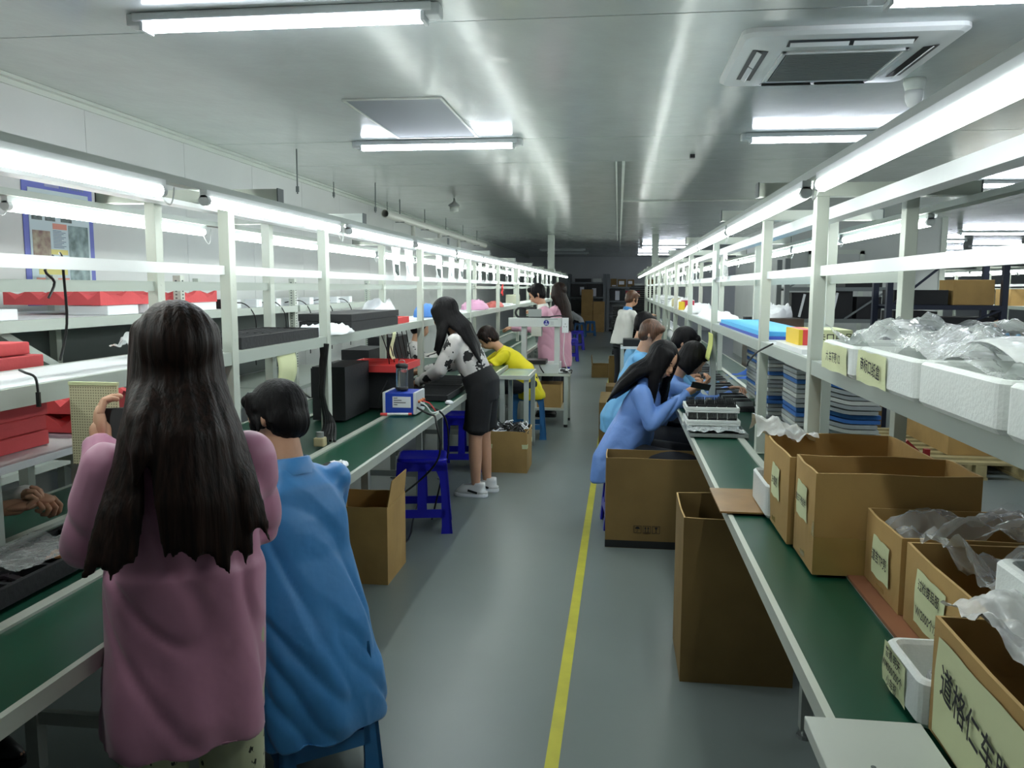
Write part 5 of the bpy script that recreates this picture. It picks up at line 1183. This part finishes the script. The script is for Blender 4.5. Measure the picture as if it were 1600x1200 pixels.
def gantry():
    y0, y1 = 8.93, 9.25; x0, x1 = -1.15, -.62; z = .581
    t = thing('gantry_machine', 'white benchtop gantry machine with a black cable chain and round blue emblem', 'machine', ((x0 + x1) / 2, (y0 + y1) / 2, z))
    MB().box(-1.02, y0, z, x1 + .0, y1 + .1, z + .10).obj('base', MACH, t, bevel=.004)
    for a in (-1.035, x1 - .055): MB().box(a, y0 + .04, z + .10, a + .055, y0 + .14, z + .50).obj('column', MACH, t, bevel=.003)
    bm = MB().box(x0 - .02, y0, z + .50, x1 + .02, y0 + .12, z + .595).obj('cross_beam', MACH, t, bevel=.004)
    MB().cyl((x1 - .14, y0 - .002, z + .545), (x1 - .14, y0 + .001, z + .545), .030, n=28).obj('emblem', mat('emblem_blue', '2a2c86', .4), bm)
    MB().box(x1 - .144, y0 - .004, z + .545, x1 - .136, y0 - .002, z + .565).box(x1 - .158, y0 - .004, z + .528, x1 - .122, y0 - .002, z + .536).cyl((x1 - .14, y0 - .004, z + .56), (x1 - .14, y0 - .002, z + .56), .006, n=10).obj('emblem_mark', PAPER, bm)
    m = MB()
    for k in range(10): m.box(x1 - .155 + k * .014, y0 - .001, z + .580, x1 - .147 + k * .014, y0 + .001, z + .588)
    for k in range(3): m.box(x1 - .095, y0 - .001, z + .552 - k * .014, x1 - .06, y0 + .001, z + .555 - k * .014)
    m.obj('printed_text', mat('ink_grey', '5a6070', .6), bm)['kind'] = 'stuff'
    MB().box(x0 + .23, y0 - .02, z + .40, x0 + .34, y0 + .10, z + .50).obj('tool_head', mat('head_beige', 'b9bab0', .4), t, bevel=.003)
    MB().cyl((x0 + .285, y0 + .03, z + .33), (x0 + .285, y0 + .03, z + .40), .012, .02).obj('nozzle', STEEL, t)
    MB().box(x0 + .12, y0 - .02, z + .10, x1 - .14, y0 + .22, z + .14).obj('work_plate', BLACK, t)
    p = []
    for k in range(9): a = R(90 + 180 * k / 8); p.append((x0 + .10 + .05 * math.cos(a), y0 + .06, z + .65 + .05 * math.sin(a)))
    m = MB(); m.tube([(x0 + .28, y0 + .06, z + .70)] + p + [(x1 - .1, y0 + .06, z + .602)], .013, 6); m.obj('cable_chain', BLKMAT, t)
    MB().box(x0 + .19, y0 + .05, z + .595, x0 + .33, y0 + .10, z + .69).obj('bracket', GREYP, t)
    MB().tube([(x1 - .12, y0 + .05, z + .605), (x1, y0 + .04, z + .62), (x1 + .07, y0 + .03, z + .60)], .008, 6).obj('cable', CABLE, t)
    sp = MB().box(x1 + .03, y0 - .02, z + .44, x1 + .10, y0 + .01, z + .60).obj('socket_panel', SHELFM, t, bevel=.003)
    m = MB(); 
    for u, w_ in ((.065, .535), (.052, .505), (.078, .505)): m.cyl((x1 + u, y0 - .023, z + w_), (x1 + u, y0 - .02, z + w_), .005, n=8)
    m.obj('socket_hole', BLACK, sp)['kind'] = 'stuff'
    MB().tube([(x1 + .06, y0 - .02, z + .44), (x1 + .05, y0 - .03, z + .2), (x1 + .09, y0 - .03, z + .06), (x1 + .12, y0 - .02, z + .01)], .004, 5).obj('white_cable', CABLEW, t)
    for u in (.17, .32): MB().tube([(x0 + u, y0 - .02, z + .09), (x0 + u + .02, y0 - .03, z + .05), (x0 + u + .05, y0 - .02, z + .005)], .007, 5).obj('cable', CABLE, t)
gantry()
m = MB()
for k in range(12):
    random.seed(k + 90); m.tube([(-.58 + random.uniform(-.05, .1), 8.92 + random.uniform(-.02, .2), .60 + random.uniform(-.01, .02)) for _ in range(4)], .008, 5, k % 2)
tag(m.obj('cable_coil', [CABLE, PAPER]), 'small heap of black and white cable ends on the corner of the machine table', 'cables')['kind'] = 'stuff'
t = thing('far_desk', 'pale desk at the far end of the left line under the slumped worker', 'table', (-1.6, 25.7, 0))
MB().box(-1.95, 25.2, .74, -1.38, 26.3, .77).obj('tabletop', SHELFM, t)
for a, c in ((-1.92, 25.24), (-1.42, 25.24), (-1.92, 26.26), (-1.42, 26.26)): MB().box(a - .02, c - .02, 0, a + .02, c + .02, .74).obj('leg', EDGEM, t)

# ================================================================ RIGHT BENCH GOODS
tag(MB().box(.37, 4.21, .758, .66, 4.62, .775).obj('cushion_pad', GREYP), 'flat grey pad lying under the foam trays on the right bench', 'pad')
sheetbag('bubble_wrap', 'silvery crumpled bubble bag in front of the stacked white trays on the right bench', (.50, 4.33, .776), .28, .24, .012, mat('bubble_silver', 'bfc6c6', .15, bump=1., bs=70, metal=.3), 8, fr=8)
def comb_tray(label, y0, z, full=True):
    x0, x1 = .365, .64; d = .24
    t = thing('parts_tray', label, 'tray', ((x0 + x1) / 2, y0 + d / 2, z), group='white trays of black comb parts')
    MB().box(x0, y0, z, x1, y0 + d, z + .012).obj('base', STYRO, t, bevel=.004)
    for a in ((x0, y0, x1, y0 + .012), (x0, y0 + d - .012, x1, y0 + d), (x0, y0 + .012, x0 + .012, y0 + d - .012), (x1 - .012, y0 + .012, x1, y0 + d - .012)): MB().box(a[0], a[1], z + .012, a[2], a[3], z + .03).obj('rim', STYRO, t, bevel=.003)
    for r_ in range(2):
        for k in range(5):
            cx = x0 + .035 + k * .051; cy = y0 + .06 + r_ * .11
            m = MB().box(cx - .021, cy - .02, z + .013, cx + .021, cy + .02, z + .035)
            for q in range(6): xx = cx - .019 + q * .0076; m.beam((xx, cy - .012, z + .034), (xx - .003, cy - .02, z + .062), .0035, .006); m.beam((xx, cy + .012, z + .034), (xx + .002, cy + .02, z + .06), .0035, .006)
            m.obj('comb', BLKMAT, t)
    return t
comb_tray('lower white foam tray of black comb parts on the right bench', 4.36, .79)
comb_tray('upper white foam tray filled with upright black comb parts on the right bench', 4.40, .852)
for (yy, zz_) in ((4.36, .775),): tag(MB().box(.375, 4.37, .776, .63, 4.60, .789).obj('foam_spacer', STYRO), 'thin white foam spacer under the lower comb tray', 'foam')
tag(MB().box(.38, 4.41, .821, .63, 4.63, .851).obj('foam_spacer', STYRO), 'white foam spacer between the two comb trays', 'foam')
t = thing('solvent_bottle', 'small white bottle with a screw cap on the right bench beside the comb trays', 'bottle', (.52, 4.85, .757))
MB().box(.49, 4.82, .757, .55, 4.88, .83).obj('body', SHELFM, t, bevel=.01); MB().cyl((.52, 4.85, .83), (.52, 4.85, .86), .016, n=14).obj('cap', SHELFM, t)
for i in range(9):
    y = 5.2 + i * .62
    t = thing('ribbed_tray', 'black ribbed tray on the right belt, %s beyond the comb trays' % ORD[i], 'tray', (.80, y + .25, .745), group='black ribbed trays on the right belt')
    MB().box(.685, y, .746, .845, y + .54, .77).obj('base', BLKMAT, t)
    for k in range(9):
        MB().beam((.69, y + .04 + k * .057, .785), (.84, y + .05 + k * .057, .79), .012, .028).obj('rib', BLACK if k % 3 else GREYP, t)
# bent foam sheets stacked on the hall side
def bent(label, x0, x1, y0, y1, z, th, amp, ph, m, grp):
    mb = MB(); nu = 12
    def P(u, v, o): return (x0 + (x1 - x0) * u, y0 + (y1 - y0) * v, z + o + amp * (.5 - .5 * math.cos(min(1, max(0, (u - ph) / .45)) * PI)))
    a = [P(i / nu, v, o) for o in (0, th) for v in (0, 1) for i in range(nu + 1)]; n = nu + 1
    f = []
    for i in range(nu): f += [(i, n + i, n + i + 1, i + 1), (2 * n + i, 2 * n + i + 1, 3 * n + i + 1, 3 * n + i), (i, i + 1, 2 * n + i + 1, 2 * n + i), (n + i, 3 * n + i, 3 * n + i + 1, n + i + 1)]
    f += [(0, 2 * n, 3 * n, n), (nu, n + nu, 3 * n + nu, 2 * n + nu)]; mb.add(a, f)
    return tag(mb.obj('foam_sheet', m), label, 'foam sheet', grp)
ST = [(.84, 1.22, 4.02, 4.34, 18, -.03, .25, 'nearest foam stack', 1.19), (.78, 1.12, 4.42, 4.80, 19, -.045, .3, 'second foam stack', 1.2), (.86, 1.2, 4.92, 5.3, 19, .03, .2, 'third foam stack', 1.2), (.87, 1.12, 5.37, 5.75, 19, -.05, .35, 'farthest foam stack', 1.2)]
for si, (x0, x1, y0, y1, n, amp, ph, nm, zt) in enumerate(ST):
    z = .758 + max(0, -amp); th = (zt - z - max(0, amp)) / n
    for k in range(n):
        random.seed(si * 50 + k); m = FOAMB if (k in (5, 6, 12) if si < 2 else k in (4, 11, 13)) else (FOAMG if (k + si) % 3 else FOAMW)
        j = random.uniform(-.006, .006)
        bent('%s foam sheet, %s from the bottom of the %s under the right shelf' % ('blue' if m is FOAMB else ('grey' if m is FOAMG else 'pale'), ORD[k], nm), x0 + j, x1 + j + random.uniform(-.008, .008), y0 + 2 * j, y1 + 2 * j, z + k * th, th * .78, amp, ph, m, 'foam sheets stacked under the right shelf')
# right shelf
z = 1.263
tag(MB().box(.665, 4.0, z, .93, 5.6, z + .014).obj('foam_board', mat('foam_board_navy', '3b54b0', .7)), 'darker blue lower foam board on the right shelf under the sky blue one', 'foam board')
tag(MB().box(.67, 4.02, z + .0145, .935, 5.58, z + .036).obj('foam_board', SKYB), 'sky blue foam board lying on the right shelf behind the second post', 'foam board')
t = thing('tape_box', 'red, yellow and beige box with handwriting on the right shelf between two posts', 'box', (.80, 3.45, z))
for a, c, mm in ((.70, .715, YELP), (.715, .755, REDP), (.755, .77, YELP), (.77, .90, NOTE)): MB().box(a, 3.35, z + .018, c, 3.60, z + .078).obj('band', mm, t)
o = MB(); text_mb('卡口用品', .034, lambda x, y: (.835 + x, 3.349, z + .047 + y), o); o.obj('lettering', INK, t)
for i, (a, c) in enumerate(((.665, .79), (.795, .93))):
    tag(MB().box(a, 3.12, z, c, 3.62, z + .0175).obj('flat_carton', SHELFM), 'flat white carton on the right shelf under the red and yellow box, %s one' % ('aisle-side', 'hall-side')[i], 'box')
for i, (y, l, hh) in enumerate(((6.05, 'nearest', .02), (6.6, 'second', .035), (7.1, 'third', .05), (8.1, 'fourth', .09), (8.7, 'fifth', .06), (10.2, 'sixth', .12), (11.3, 'seventh', .10))):
    blob('white_bag', 'crumpled white paper or plastic heap on the right shelf, %s beyond the blue boards' % l, 'bag', (.80, y, z), .26, .55, hh, PAPER, 30 + i, .3)
tag(MB().cyl((.70, 9.4, z), (.70, 9.4, z + .09), .035, n=18).obj('yellow_tin', YELP), 'small yellow tin standing on the right shelf near the white bags', 'tin')
tag(MB().box(.72, 9.55, z, .85, 9.8, z + .10).obj('red_pack', mat('pack_red', 'c0304a', .4), bevel=.01), 'small red pack beside the yellow tin on the right shelf', 'package')
tag(MB().box(.68, 10.75, z, .80, 10.9, z + .11).obj('beige_jar', mat('jar_beige', 'c9c39a', .5), bevel=.02), 'beige jar on the right shelf behind the yellow tin', 'jar')
tag(MB().cyl((.86, 5.72, z), (.86, 5.72, z + .05), .03, n=16).obj('black_cup', BLACK), 'small black cup on the right shelf by the end of the blue board', 'cup')
for i, (y, w_) in enumerate(((12.2, .5), (13.0, .6), (14.2, .6), (15.75, .7))):
    m = MB()
    for k in range(4): m.box(.66, y, z + k * .03, .94, y + w_, z + k * .03 + .018)
    tag(m.obj('panel_stack', PAPER), 'stack of pale panels on the far right shelf, %s one' % ORD[i], 'panels', 'panel stacks on the far right shelf')['kind'] = 'stuff'
tag(MB().tube([(.64, 3.55, z + .01), (.60, 3.60, z - .02), (.60, 3.75, z - .05), (.605, 3.95, z - .10), (.62, 4.08, z - .13)], .004, 6).obj('shelf_cable', CABLE), 'black cable sagging from the right shelf edge behind the second post', 'cable')
# clear film on and in the boxes
sheetbag('clear_bag', 'large crumpled clear bag lying over the foam boxes beside the right post', (.80, 2.40, 1.30), .34, .55, .05, FILM, 41, lambda u, v: .06 * (1 - abs(u - .3)) * math.sin(v * PI))
sheetbag('clear_bag', 'large crumpled clear bag filling the foam boxes nearest the right edge', (.84, 1.72, 1.31), .36, .75, .05, FILM, 43, lambda u, v: .05 * math.sin(u * PI) * (.4 + v))
m = MB(); m.grid(lambda u, v: (.74 + .18 * u, 2.10 + .28 * v, 1.33 + .085 * v * (1 - .2 * u) + .01 * math.sin(u * 3)), 6, 6); tag(m.obj('film_folder', FILMW, smooth=True, solid=.002), 'stiff translucent film folder standing up out of the shelf foam boxes', 'folder')
m = MB(); m.grid(lambda u, v: (.70 + .27 * u, 1.55 + .34 * v, 1.345 + .055 * math.sin(v * PI * .8 + .4) + .01 * math.sin(u * 6)), 10, 10); tag(m.obj('film_folder', FILMW, smooth=True, solid=.002), 'curved translucent sheet arching over the foam boxes near the right edge', 'folder')
sheetbag('clear_bag', 'crumpled clear bag rising from the dark-sided middle carton on the right bench', (.90, 2.02, .86), .46, .22, .05, FILM, 44, lambda u, v: .05 * math.sin(u * PI))
sheetbag('clear_bag', 'crumpled clear bag in the second nearest carton on the right bench', (.88, 1.66, .85), .42, .40, .06, FILM, 45, lambda u, v: .07 * (.5 + .5 * math.sin(u * 5 + v * 3)))
sheetbag('clear_bag', 'crumpled clear bag spilling over the rim of the nearest carton', (.66, 1.26, .955), .24, .36, .03, FILMW, 46, lambda u, v: .035 * math.sin(v * PI) * (1 - u))
blob('clear_liner', 'bunched milky bag inside the small foam box beside the nearest carton', 'plastic bag', (.590, 1.40, .79), .085, .30, .055, FILMW, 47, .4, fr=6)
sheetbag('white_bag', 'white translucent bag hanging over the corner of the farthest bench carton', (.56, 2.86, .99), .20, .16, .03, FILMW, 48, lambda u, v: .06 * (1 - u) * math.sin(v * PI))

# hanging clear sleeves under the tube lights
def sleeve_(x, y, w, h, label, grp, seed):
    random.seed(seed); t = thing('hanging_sleeve', label, 'plastic sleeve', (x, y, 1.555), group=grp); top = 1.745
    m = MB(); m.grid(lambda u, v: (x + .012 * math.sin(u * 5 + seed) * v, y + w * (u - .5), top - h * v), 6, 8); m.obj('film', FILMW if seed % 3 else FILM, t, smooth=True)
    m = MB()
    for k in range(3): a = random.uniform(-.3, .3); m.beam((x + .004, y + w * (-.25 + .2 * k), top - h * .55), (x + .006, y + w * (-.1 + .12 * k), top - h * (.8 + .05 * k)), .012, .003)
    m.obj('contents', CAPM if seed % 2 else PAPER, t)['kind'] = 'stuff'
GL, GR = 'clear sleeves hanging over the left line', 'clear sleeves hanging over the right line'
for i, y in enumerate((5.10, 5.42, 6.35, 6.85, 7.3, 8.3, 8.75, 9.2, 10.3, 10.9, 11.6, 12.4, 13.4, 14.3, 15.2, 16.2, 17.2)):
    sleeve_(-1.375, y, .20, .19, 'clear plastic sleeve hanging above the left shelf, %s along the row' % ORD[i], GL, i + 1)
for i, y in enumerate((5.2, 5.75, 7.0, 7.4, 8.4, 9.1, 10.2, 11.2, 12.4, 13.5)):
    sleeve_(.635, y, .22, .19, 'clear plastic sleeve hanging above the right shelf, %s along the row' % ORD[i], GR, i + 21)
m = MB()
for a in range(5): m.beam((-1.385, 10.0, 1.47), (-1.385, 10.0 + .09 * math.cos(a * 1.256), 1.47 + .07 * math.sin(a * 1.256)), .016, .006)
tag(m.obj('red_ribbon', REDP), 'small red star-shaped ribbon tied on the left rack', 'ribbon')

# ================================================================ TRAY TOWERS, WHITE CART
def tower(label, x, y, w, d, n, h, grp):
    t = thing('tray_tower', label, 'tray stack', (x, y, 0), group=grp)
    for k in range(n):
        random.seed(int(y * 10) + k); a, b_ = random.uniform(-.03, .03), random.uniform(-.03, .03)
        MB().box(x - w / 2 + a, y - d / 2 + b_, k * h / n, x + w / 2 + a, y + d / 2 + b_, (k + .72) * h / n).obj('tray', BLKMAT, t)
tower('tall tower of black foam trays in the aisle at the end of the right line', .10, 19.2, .42, .5, 22, 1.12, 'towers of black trays')
tower('widest tower of black foam trays beside the worker in the white top', .62, 21.7, .62, .6, 30, 1.58, 'towers of black trays')
tower('short tower of black foam trays beside the tall one', .30, 20.0, .3, .4, 10, .55, 'towers of black trays')
t = thing('side_cart', 'white framed stand with a black box between the right-bench workers and the aisle', 'stand', (.12, 7.6, 0))
MB().box(.03, 7.40, .965, .22, 7.66, .985).obj('tabletop', SHELFM, t)
for a, c in ((.045, 7.42), (.205, 7.42), (.045, 7.64), (.205, 7.64)): MB().box(a - .015, c - .015, 0, a + .015, c + .015, .965).obj('leg', EDGEM, t)
MB().box(.061, 7.42, .5, .189, 7.64, .515).obj('shelf', SHELFM, t)
tag(MB().box(.05, 7.43, .986, .20, 7.63, 1.05).obj('black_box', BLACK, bevel=.006), 'small black box on the white stand behind the auburn-haired worker', 'box')
tag(MB().box(.065, 7.43, .516, .185, 7.63, .80).obj('storage_bin', STOOLL, bevel=.01), 'blue bin on the lower shelf of the white stand', 'bin')

# ================================================================ BACK RACKS
def store(name, label, x0, x1, y0, y1, levels, top, m, post=.05, brace=False, cat='rack', fill=None):
    t = thing(name, label, cat, ((x0 + x1) / 2, (y0 + y1) / 2, 0))
    for a in (x0 + post / 2, x1 - post / 2):
        for c in (y0 + post / 2, y1 - post / 2): MB().box(a - post / 2, c - post / 2, 0, a + post / 2, c + post / 2, top).obj('upright', m, t)
    for z in levels: MB().box(x0 + post, y0, z - .05, x1 - post, y0 + .04, z).box(x0 + post, y1 - .04, z - .05, x1 - post, y1, z).obj('shelf_beam', m, t); MB().box(x0 + post, y0 + .041, z - .02, x1 - post, y1 - .041, z - .001).obj('shelf_board', m, t)
    if brace: 
        for i, (za, zb) in enumerate(zip(levels, levels[1:] + [top])): MB().beam((x0 + .06, y0 + .02, za), (x0 + .55, y0 + .02, zb - .05), .035, .02).obj('brace', m, t) if i % 2 == 0 else MB().beam((x1 - .55, y0 + .02, za), (x1 - .06, y0 + .02, zb - .05), .035, .02).obj('brace', m, t)
    return t
store('storage_rack', 'grey storage rack against the back wall, left of the middle', -1.75, -.42, 29.2, 30.0, [.12, .62, 1.19, 1.70], 1.98, RACKG, .10)
store('storage_rack', 'grey storage rack against the back wall, right of the middle', -.40, 1.40, 29.2, 30.0, [.12, .55, 1.06, 1.54], 1.98, RACKG, .10)
def bin_(label, x0, y0, x1, y1, z, h, m, lab=None):
    t = thing('bin', label, 'box', ((x0 + x1) / 2, (y0 + y1) / 2, z), group='boxes on the back racks')
    MB().box(x0, y0, z, x1, y1, z + h).obj('body', m, t, bevel=.004); MB().box(x0 - .006, y0 - .006, z + h * .86, x1 + .006, y1 + .006, z + h * .98).obj('rim', m, t)
    if lab: MB().box(lab[0], y0 - .012, z + lab[2], lab[1], y0 - .007, z + lab[3]).obj('label', PAPER, t)
D = 29.25
for a in ((-1.62, -1.08, 1.19, .44, BLACK, (-1.32, -1.18, .05, .34), 'black bin, left one on the middle shelf of the left back rack'), (-1.06, -.54, 1.19, .44, BLACK, (-.9, -.76, .02, .3), 'black bin, right one on the middle shelf of the left back rack'),
          (-1.62, -1.08, .62, .44, BLACK, None, 'black bin on the lower shelf of the left back rack, left one'), (-1.06, -.54, .62, .44, BLACK, (-.92, -.78, .1, .4), 'black bin on the lower shelf of the left back rack, right one'),
          (-1.5, -.95, 1.70, .12, BLACK, None, 'flat black bin on top of the left back rack'), (-.88, -.56, 1.70, .13, FOAMW, None, 'pale flat box on top of the left back rack'),
          (-.28, .22, 1.06, .40, BLACK, (-.1, .05, .02, .34), 'black bin, left one on the middle shelf of the right back rack'), (.26, .72, 1.06, .16, REDP, (.55, .66, .01, .14), 'lower red tray pile on the right back rack'),
          (.26, .74, 1.23, .18, mat('red_dull', 'b83a4a', .6), None, 'upper red tray pile on the right back rack'), (-.26, -.06, 1.54, .28, CARDD, (-.22, -.08, .02, .06), 'brown box on top of the right back rack, first from the left'),
          (-.02, .26, 1.54, .26, CARDD, (.02, .2, .08, .2), 'brown box on top of the right back rack, second from the left'), (.32, .54, 1.54, .25, CARDD, (.34, .48, .10, .2), 'brown box on top of the right back rack, third from the left'),
          (.56, .88, 1.54, .11, FOAMW, None, 'flat white box on top of the right back rack'), (.95, 1.28, 1.54, .26, CARDD, None, 'brown box on top of the right back rack, last on the right')):
    bin_(a[6], a[0], D, a[1], D + .5, a[2], a[3], a[4], a[5])

# ---------------------------------------------------------------- hall side
store('storage_rack', 'navy blue pallet rack with braces across the open floor on the right', 2.86, 4.08, 9.4, 9.95, [.45, 1.06, 1.33], 1.80, NAVY, .06, brace=True)
store('storage_rack', 'grey storage rack of black bins beside the partition wall', 2.10, 3.40, 11.0, 11.6, [.5, 1.12, 1.52], 1.88, RACKG, .06, brace=True)
G2 = 'black bins on the hall racks'
for i, (x0, x1, y, z, h, m, l) in enumerate(((2.95, 3.4, 9.45, 1.06, .2, BLKMAT, 'black bin on the middle level of the navy rack, left'), (3.45, 3.98, 9.45, 1.06, .14, BLKMAT, 'black bin on the middle level of the navy rack, right'), (2.95, 3.5, 9.45, 1.33, .16, BLKMAT, 'black tray pile on the upper level of the navy rack'),
        (3.55, 3.96, 9.45, 1.33, .27, CARD, 'pale carton on the upper level of the navy rack'), (2.95, 3.55, 9.45, .45, .3, BLKMAT, 'black bin on the bottom level of the navy rack'), (3.6, 3.96, 9.45, .45, .38, STOOLL, 'blue bag-like bin on the bottom level of the navy rack'),
        (2.2, 2.55, 11.05, 1.12, .33, BLKMAT, 'black bin with a white strap on the grey hall rack, left'), (2.6, 2.95, 11.05, 1.12, .35, BLKMAT, 'black bin with a white strap on the grey hall rack, middle'), (3.0, 3.3, 11.05, 1.12, .28, BLKMAT, 'black bin on the grey hall rack, right'),
        (2.2, 2.7, 11.05, .5, .4, BLKMAT, 'black bin on the bottom level of the grey hall rack'), (2.85, 3.3, 11.05, 1.52, .22, BLKMAT, 'black bin on the upper level of the grey hall rack'))):
    t = thing('bin', l, 'box', ((x0 + x1) / 2, y + .2, z), group=G2); MB().box(x0, y, z + .001, x1, y + .42, z + h).obj('body', m, t, bevel=.005)
    if 'strap' in l: MB().beam((x0 + .1, y - .004, z + .02), (x0 + .16, y - .004, z + h - .02), .03, .004).obj('strap', PAPER, t)
tag(MB().box(1.25, 8.0, 0, 1.75, 8.6, 1.0).box(1.28, 8.03, 1.0, 1.72, 8.57, 1.22).obj('wrapped_carton', mat('brown_wrapped', '5a4b3f', .3, nz=.25, ns=9, bump=.2, bs=20)), 'brown film-wrapped carton stack standing just beyond the right line', 'box')
blob('white_bag', 'white bag on top of the brown film-wrapped carton stack', 'bag', (1.50, 8.3, 1.222), .32, .3, .12, PAPER, 51, .3)
# pallet and cartons on the open floor
def pallet(x0, y0, x1, y1, label):
    t = thing('pallet', label, 'pallet', ((x0 + x1) / 2, (y0 + y1) / 2, 0), 0)
    for k in range(3): x = x0 + .05 + (x1 - x0 - .1) * k / 2; MB().box(x - .04, y0, .022, x + .04, y1, .118).obj('stringer', WOOD, t); MB().box(x - .05, y0, 0, x + .05, y1, .02).obj('bottom_board', WOOD, t)
    n = 9
    for k in range(n): y = y0 + (y1 - y0 - .09) * k / (n - 1); MB().box(x0, y, .12, x1, y + .09, .14).obj('deck_board', WOOD, t)
pallet(2.46, 6.86, 3.28, 8.5, 'pale wooden pallet on the grey floor of the open hall')
carton('carton', 'open brown carton lying on the wooden pallet with two white labels', 2.72, 7.15, 3.27, 8.35, .141, .30, (CARD, CARDE), open_=False, tape=False)
for i, (x0, y0, x1, y1, h, l) in enumerate(((2.35, 9.0, 2.75, 9.35, .42, 'brown carton on the floor behind the pallet, left of the navy rack'), (2.0, 9.8, 2.45, 10.2, .36, 'brown carton on the floor by the grey hall rack'), (1.75, 8.9, 2.2, 9.3, .25, 'low brown carton between the right line and the navy rack'))):
    carton('carton', l, x0, y0, x1, y1, 0, h, (CARDD, CARDE), open_=False, tape=False)
t = thing('pallet_jack', 'dark red pallet jack handle rising beside the wooden pallet', 'pallet jack', (1.75, 4.9, 0))
rm = mat('jack_red', '8e2422', .4); MB().beam((1.75, 4.9, 0.02), (1.75, 4.9, .60), .03, .03).obj('stem', rm, t); MB().beam((1.63, 4.9, .64), (1.75, 4.9, .53), .03, .03).obj('grip', rm, t); MB().beam((1.72, 4.9, .53), (1.86, 4.9, .51), .03, .03).obj('grip', rm, t)
MB().box(1.68, 4.8, 0, 1.84, 5.0, .03).obj('base', rm, t)
t = thing('steel_cabinet', 'low grey steel cabinet at the right edge beyond the shelf bags', 'cabinet', (3.95, 7.4, 0))
MB().box(3.3, 7.1, .04, 4.4, 7.7, 1.05).obj('body', mat('cabinet_grey', '7b8280', .45), t, bevel=.005); MB().box(3.32, 7.09, .08, 3.84, 7.1, 1.02).obj('door', mat('cabinet_grey2', '848b89', .4), t); MB().box(3.86, 7.09, .08, 4.38, 7.1, 1.02).obj('door', mat('cabinet_grey2', '848b89'), t)
MB().box(3.78, 7.075, .6, 3.80, 7.09, .72).obj('handle', STEEL, t)
tag(MB().box(3.42, 7.2, 1.051, 3.70, 7.5, 1.22).obj('metal_case', STEEL, bevel=.004), 'shiny metal case standing on the grey steel cabinet', 'case')
sheetbag('clear_bag', 'small crumpled clear bag beside the metal case on the steel cabinet', (3.82, 7.3, 1.06), .2, .2, .06, FILM, 55)
# goods on the far right line
z = 1.263
blob('red_bag', 'bright red bag on the shelf of the far right line', 'bag', (5.75, 12.1, z), .26, .5, .16, REDP, 61, .2)
blob('white_bag', 'white plastic bag standing up on the shelf of the far right line', 'bag', (5.75, 11.05, z), .25, .7, .20, PAPER, 62, .3)
for i, (y, w_) in enumerate(((12.9, .5), (14.0, .45), (14.75, .5))):
    carton('carton', 'yellowish carton on the shelf of the far right line, %s one' % ORD[i], 5.63, y, 5.87, y + w_, z, .24, (CARD, CARDE), open_=False, tape=False)
for i, y in enumerate((8.1, 8.9, 9.9)):
    blob('cloth_pile', 'grey cloth pile on the far right line shelf, %s from its near end' % ORD[i], 'cloth', (5.75, y, z), .26, .5, .08, FOAMG, 70 + i, .3)
for i, y in enumerate((8.0, 9.2, 13.2, 14.6, 16.0)):
    t = grid_tray('parts_tray', 'grey tray on the green belt of the far right line, %s from its near end' % ORD[i], 5.36, y, 5.54, y + .5, .751, .06, 2, 4, FOAMG, group='trays on the far right line')
